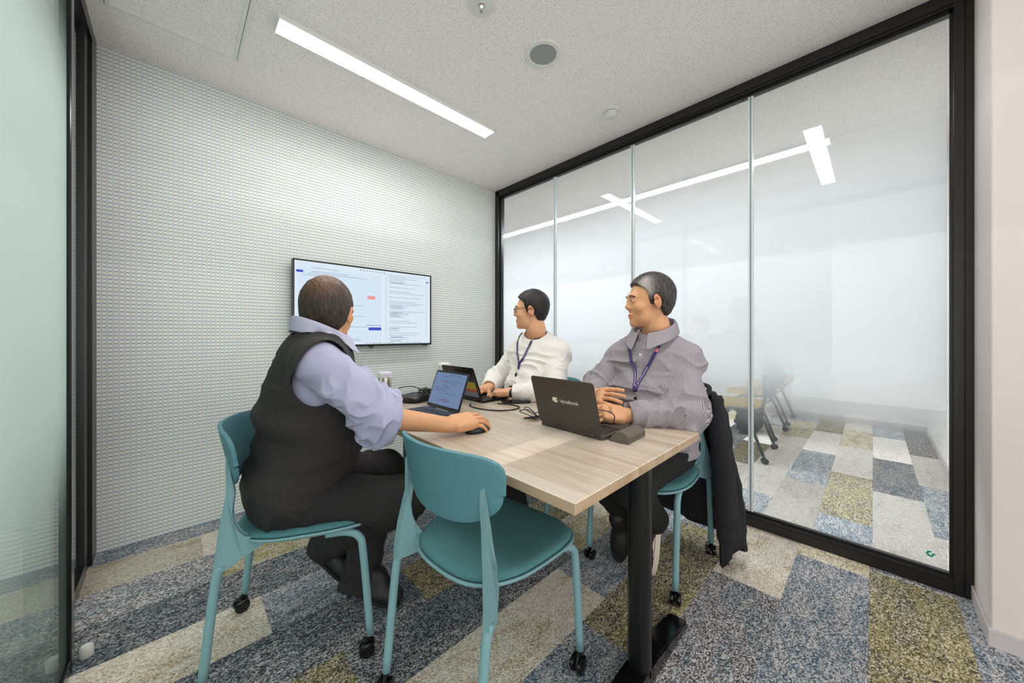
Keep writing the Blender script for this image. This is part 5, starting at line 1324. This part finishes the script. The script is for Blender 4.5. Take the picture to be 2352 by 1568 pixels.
for a_, L_, hw, hgt in ((178,.075,.018,.020),(150,.082,.020,.052),(120,.060,.019,.058),(196,.055,.012,.010),(164,.070,.016,.008),(215,.050,.010,.006),(40,.045,.010,.020)):
    d = unit(a_); s_ = (-d[1], d[0])
    pts += [c, (c[0]+d[0]*L_*.55+s_[0]*hw, c[1]+d[1]*L_*.55+s_[1]*hw, TZ+.004+hgt*.8), (c[0]+d[0]*L_, c[1]+d[1]*L_, TZ+.004+hgt*.7), (c[0]+d[0]*L_*.6-s_[0]*hw, c[1]+d[1]*L_*.6-s_[1]*hw, TZ+.004+hgt*.3)]
pts += [c, (1.185,1.015,TZ+.006), (1.20,1.0,TZ+.004)]
cable('tied_cable', pts, .0019, 'thin black cable tied in loops beside the brown laptop', n=5)
bm = B(); c = (1.163, 1.031, TZ+.010); tube(bm, [(-.010,.008,0),(.014,-.011,0)], .006, 8); o_ = obj('cable_tie', bm, M['rubber'], bpy.data.objects['tied_cable'], smooth=True); o_.location = Vector(c)-Vector(pts[0])
cable('cable', [(1.26,.72,TZ+.020),(1.262,.718,TZ+.05),(1.245,.73,TZ+.066),(1.215,.76,TZ+.074),(1.18,.80,TZ+.06)], .002, 'thin cable plugged upright at the side of the brown laptop')
# phone
t = empty('smartphone', (1.345, 1.362, TZ), math.radians(-35), 'black smartphone lying flat by the hand with the watch', 'phone')
bm = B(); prism(bm, rrect(.155, .078, .010, 4), 0, .010, 'z', bev=.002); obj('phone_body', bm, M['black_plastic'], t, sharp=40)
bm = B(); prism(bm, rrect(.146, .070, .008, 4), .010, .0104, 'z'); obj('display', bm, M['black_gloss'], t)
# jacket on the chair back
def jacket():
    t = empty('jacket', (1.86, .74, 0), label='long black jacket hung over the chair back by the glass', cat='jacket')
    top = [(1.800,.518),(1.815,.505),(1.845,.512),(1.885,.56),(1.900,.64),(1.905,.74),(1.900,.84),(1.885,.92),(1.845,.965),(1.815,.975),(1.80,.965)]
    bot = [(1.735,.470),(1.765,.452),(1.845,.425),(1.925,.455),(1.965,.53),(1.965,.68),(1.995,.80),(1.985,.92),(1.93,1.02),(1.86,1.04),(1.80,1.02)]
    hem = [.05,.055,.13,.075,.085,.10,.09,.10,.12,.14,.2]
    T_ = catmull([(a, b, 0) for a, b in top], 7); Bt = catmull([(a, b, 0) for a, b in bot], 7); Hm = catmull([(h, 0, 0) for h in hem], 7); n = len(T_); bm = B(); g = []; nz = 26
    for j in range(nz+1):
        v = j/nz; rowv = []
        for i in range(n):
            s = i/(n-1); k = max(0, v)**.8; p = T_[i].lerp(Bt[i], k)
            c = Vector((1.86, .74, 0)); d = (p-c).normalized()
            wv = .016*math.sin(s*31+1.2+v*1.0)*k+.008*math.sin(s*57+v*3)*k
            z = .800*(1-v)+Hm[i].x*v
            if v < .06: p = p-d*.012*(1-v/.06)
            rowv.append(bm.verts.new(Vector((p.x+d.x*wv-1.86, p.y+d.y*wv-.74, z))))
        g.append(rowv)
    for j in range(nz):
        for i in range(n-1): bm.faces.new((g[j][i], g[j][i+1], g[j+1][i+1], g[j+1][i]))
    # closed top over the chair back, then a short inner panel on the seat side
    m_ = n//2
    for i in range(m_):
        k = n-1-i
        if k-1 > i+1: bm.faces.new((g[0][i], g[0][k], g[0][k-1], g[0][i+1]))
    o = obj('body_panel', bm, M['jacket'], t, smooth=True); md = o.modifiers.new('thick', 'SOLIDIFY'); md.thickness = .007; md.offset = 0
    def slv(nm, pts, rs):
        bm = B(); P = catmull(pts, 6); R_ = []
        for i in range(len(P)):
            f = i/(len(P)-1)*(len(rs)-1); a = int(min(f, len(rs)-2)); R_.append(rs[a]+(rs[a+1]-rs[a])*(f-a)+.004*math.sin(i*1.9))
        tube(bm, [p-Vector((1.86,.74,0)) for p in P], .05, 18, rs=R_, flat=.55); obj(nm, bm, M['jacket'], t, smooth=True)
    slv('sleeve', [(1.835,.56,.715),(1.870,.518,.60),(1.905,.472,.43),(1.920,.450,.25),(1.922,.440,.075)], (.010,.034,.048,.049,.046))
    slv('sleeve', [(1.88,.93,.765),(1.93,1.0,.66),(1.94,1.04,.45),(1.93,1.05,.22)], (.035,.060,.058,.046))
    slv('lapel', [(1.815,.508,.79),(1.795,.49,.66),(1.775,.468,.45),(1.76,.455,.25),(1.748,.452,.10),(1.745,.455,.052)], (.022,.045,.050,.045,.022,.004))
    bm = B(); tube(bm, catmull([(-.07,-.20,.79),(-.02,-.19,.825),(.025,-.10,.83),(.03,0,.832),(.025,.10,.83),(-.02,.19,.825),(-.07,.20,.79)], 5), .011, 12, flat=.8); obj('collar', bm, M['jacket'], t, smooth=True)
jacket()
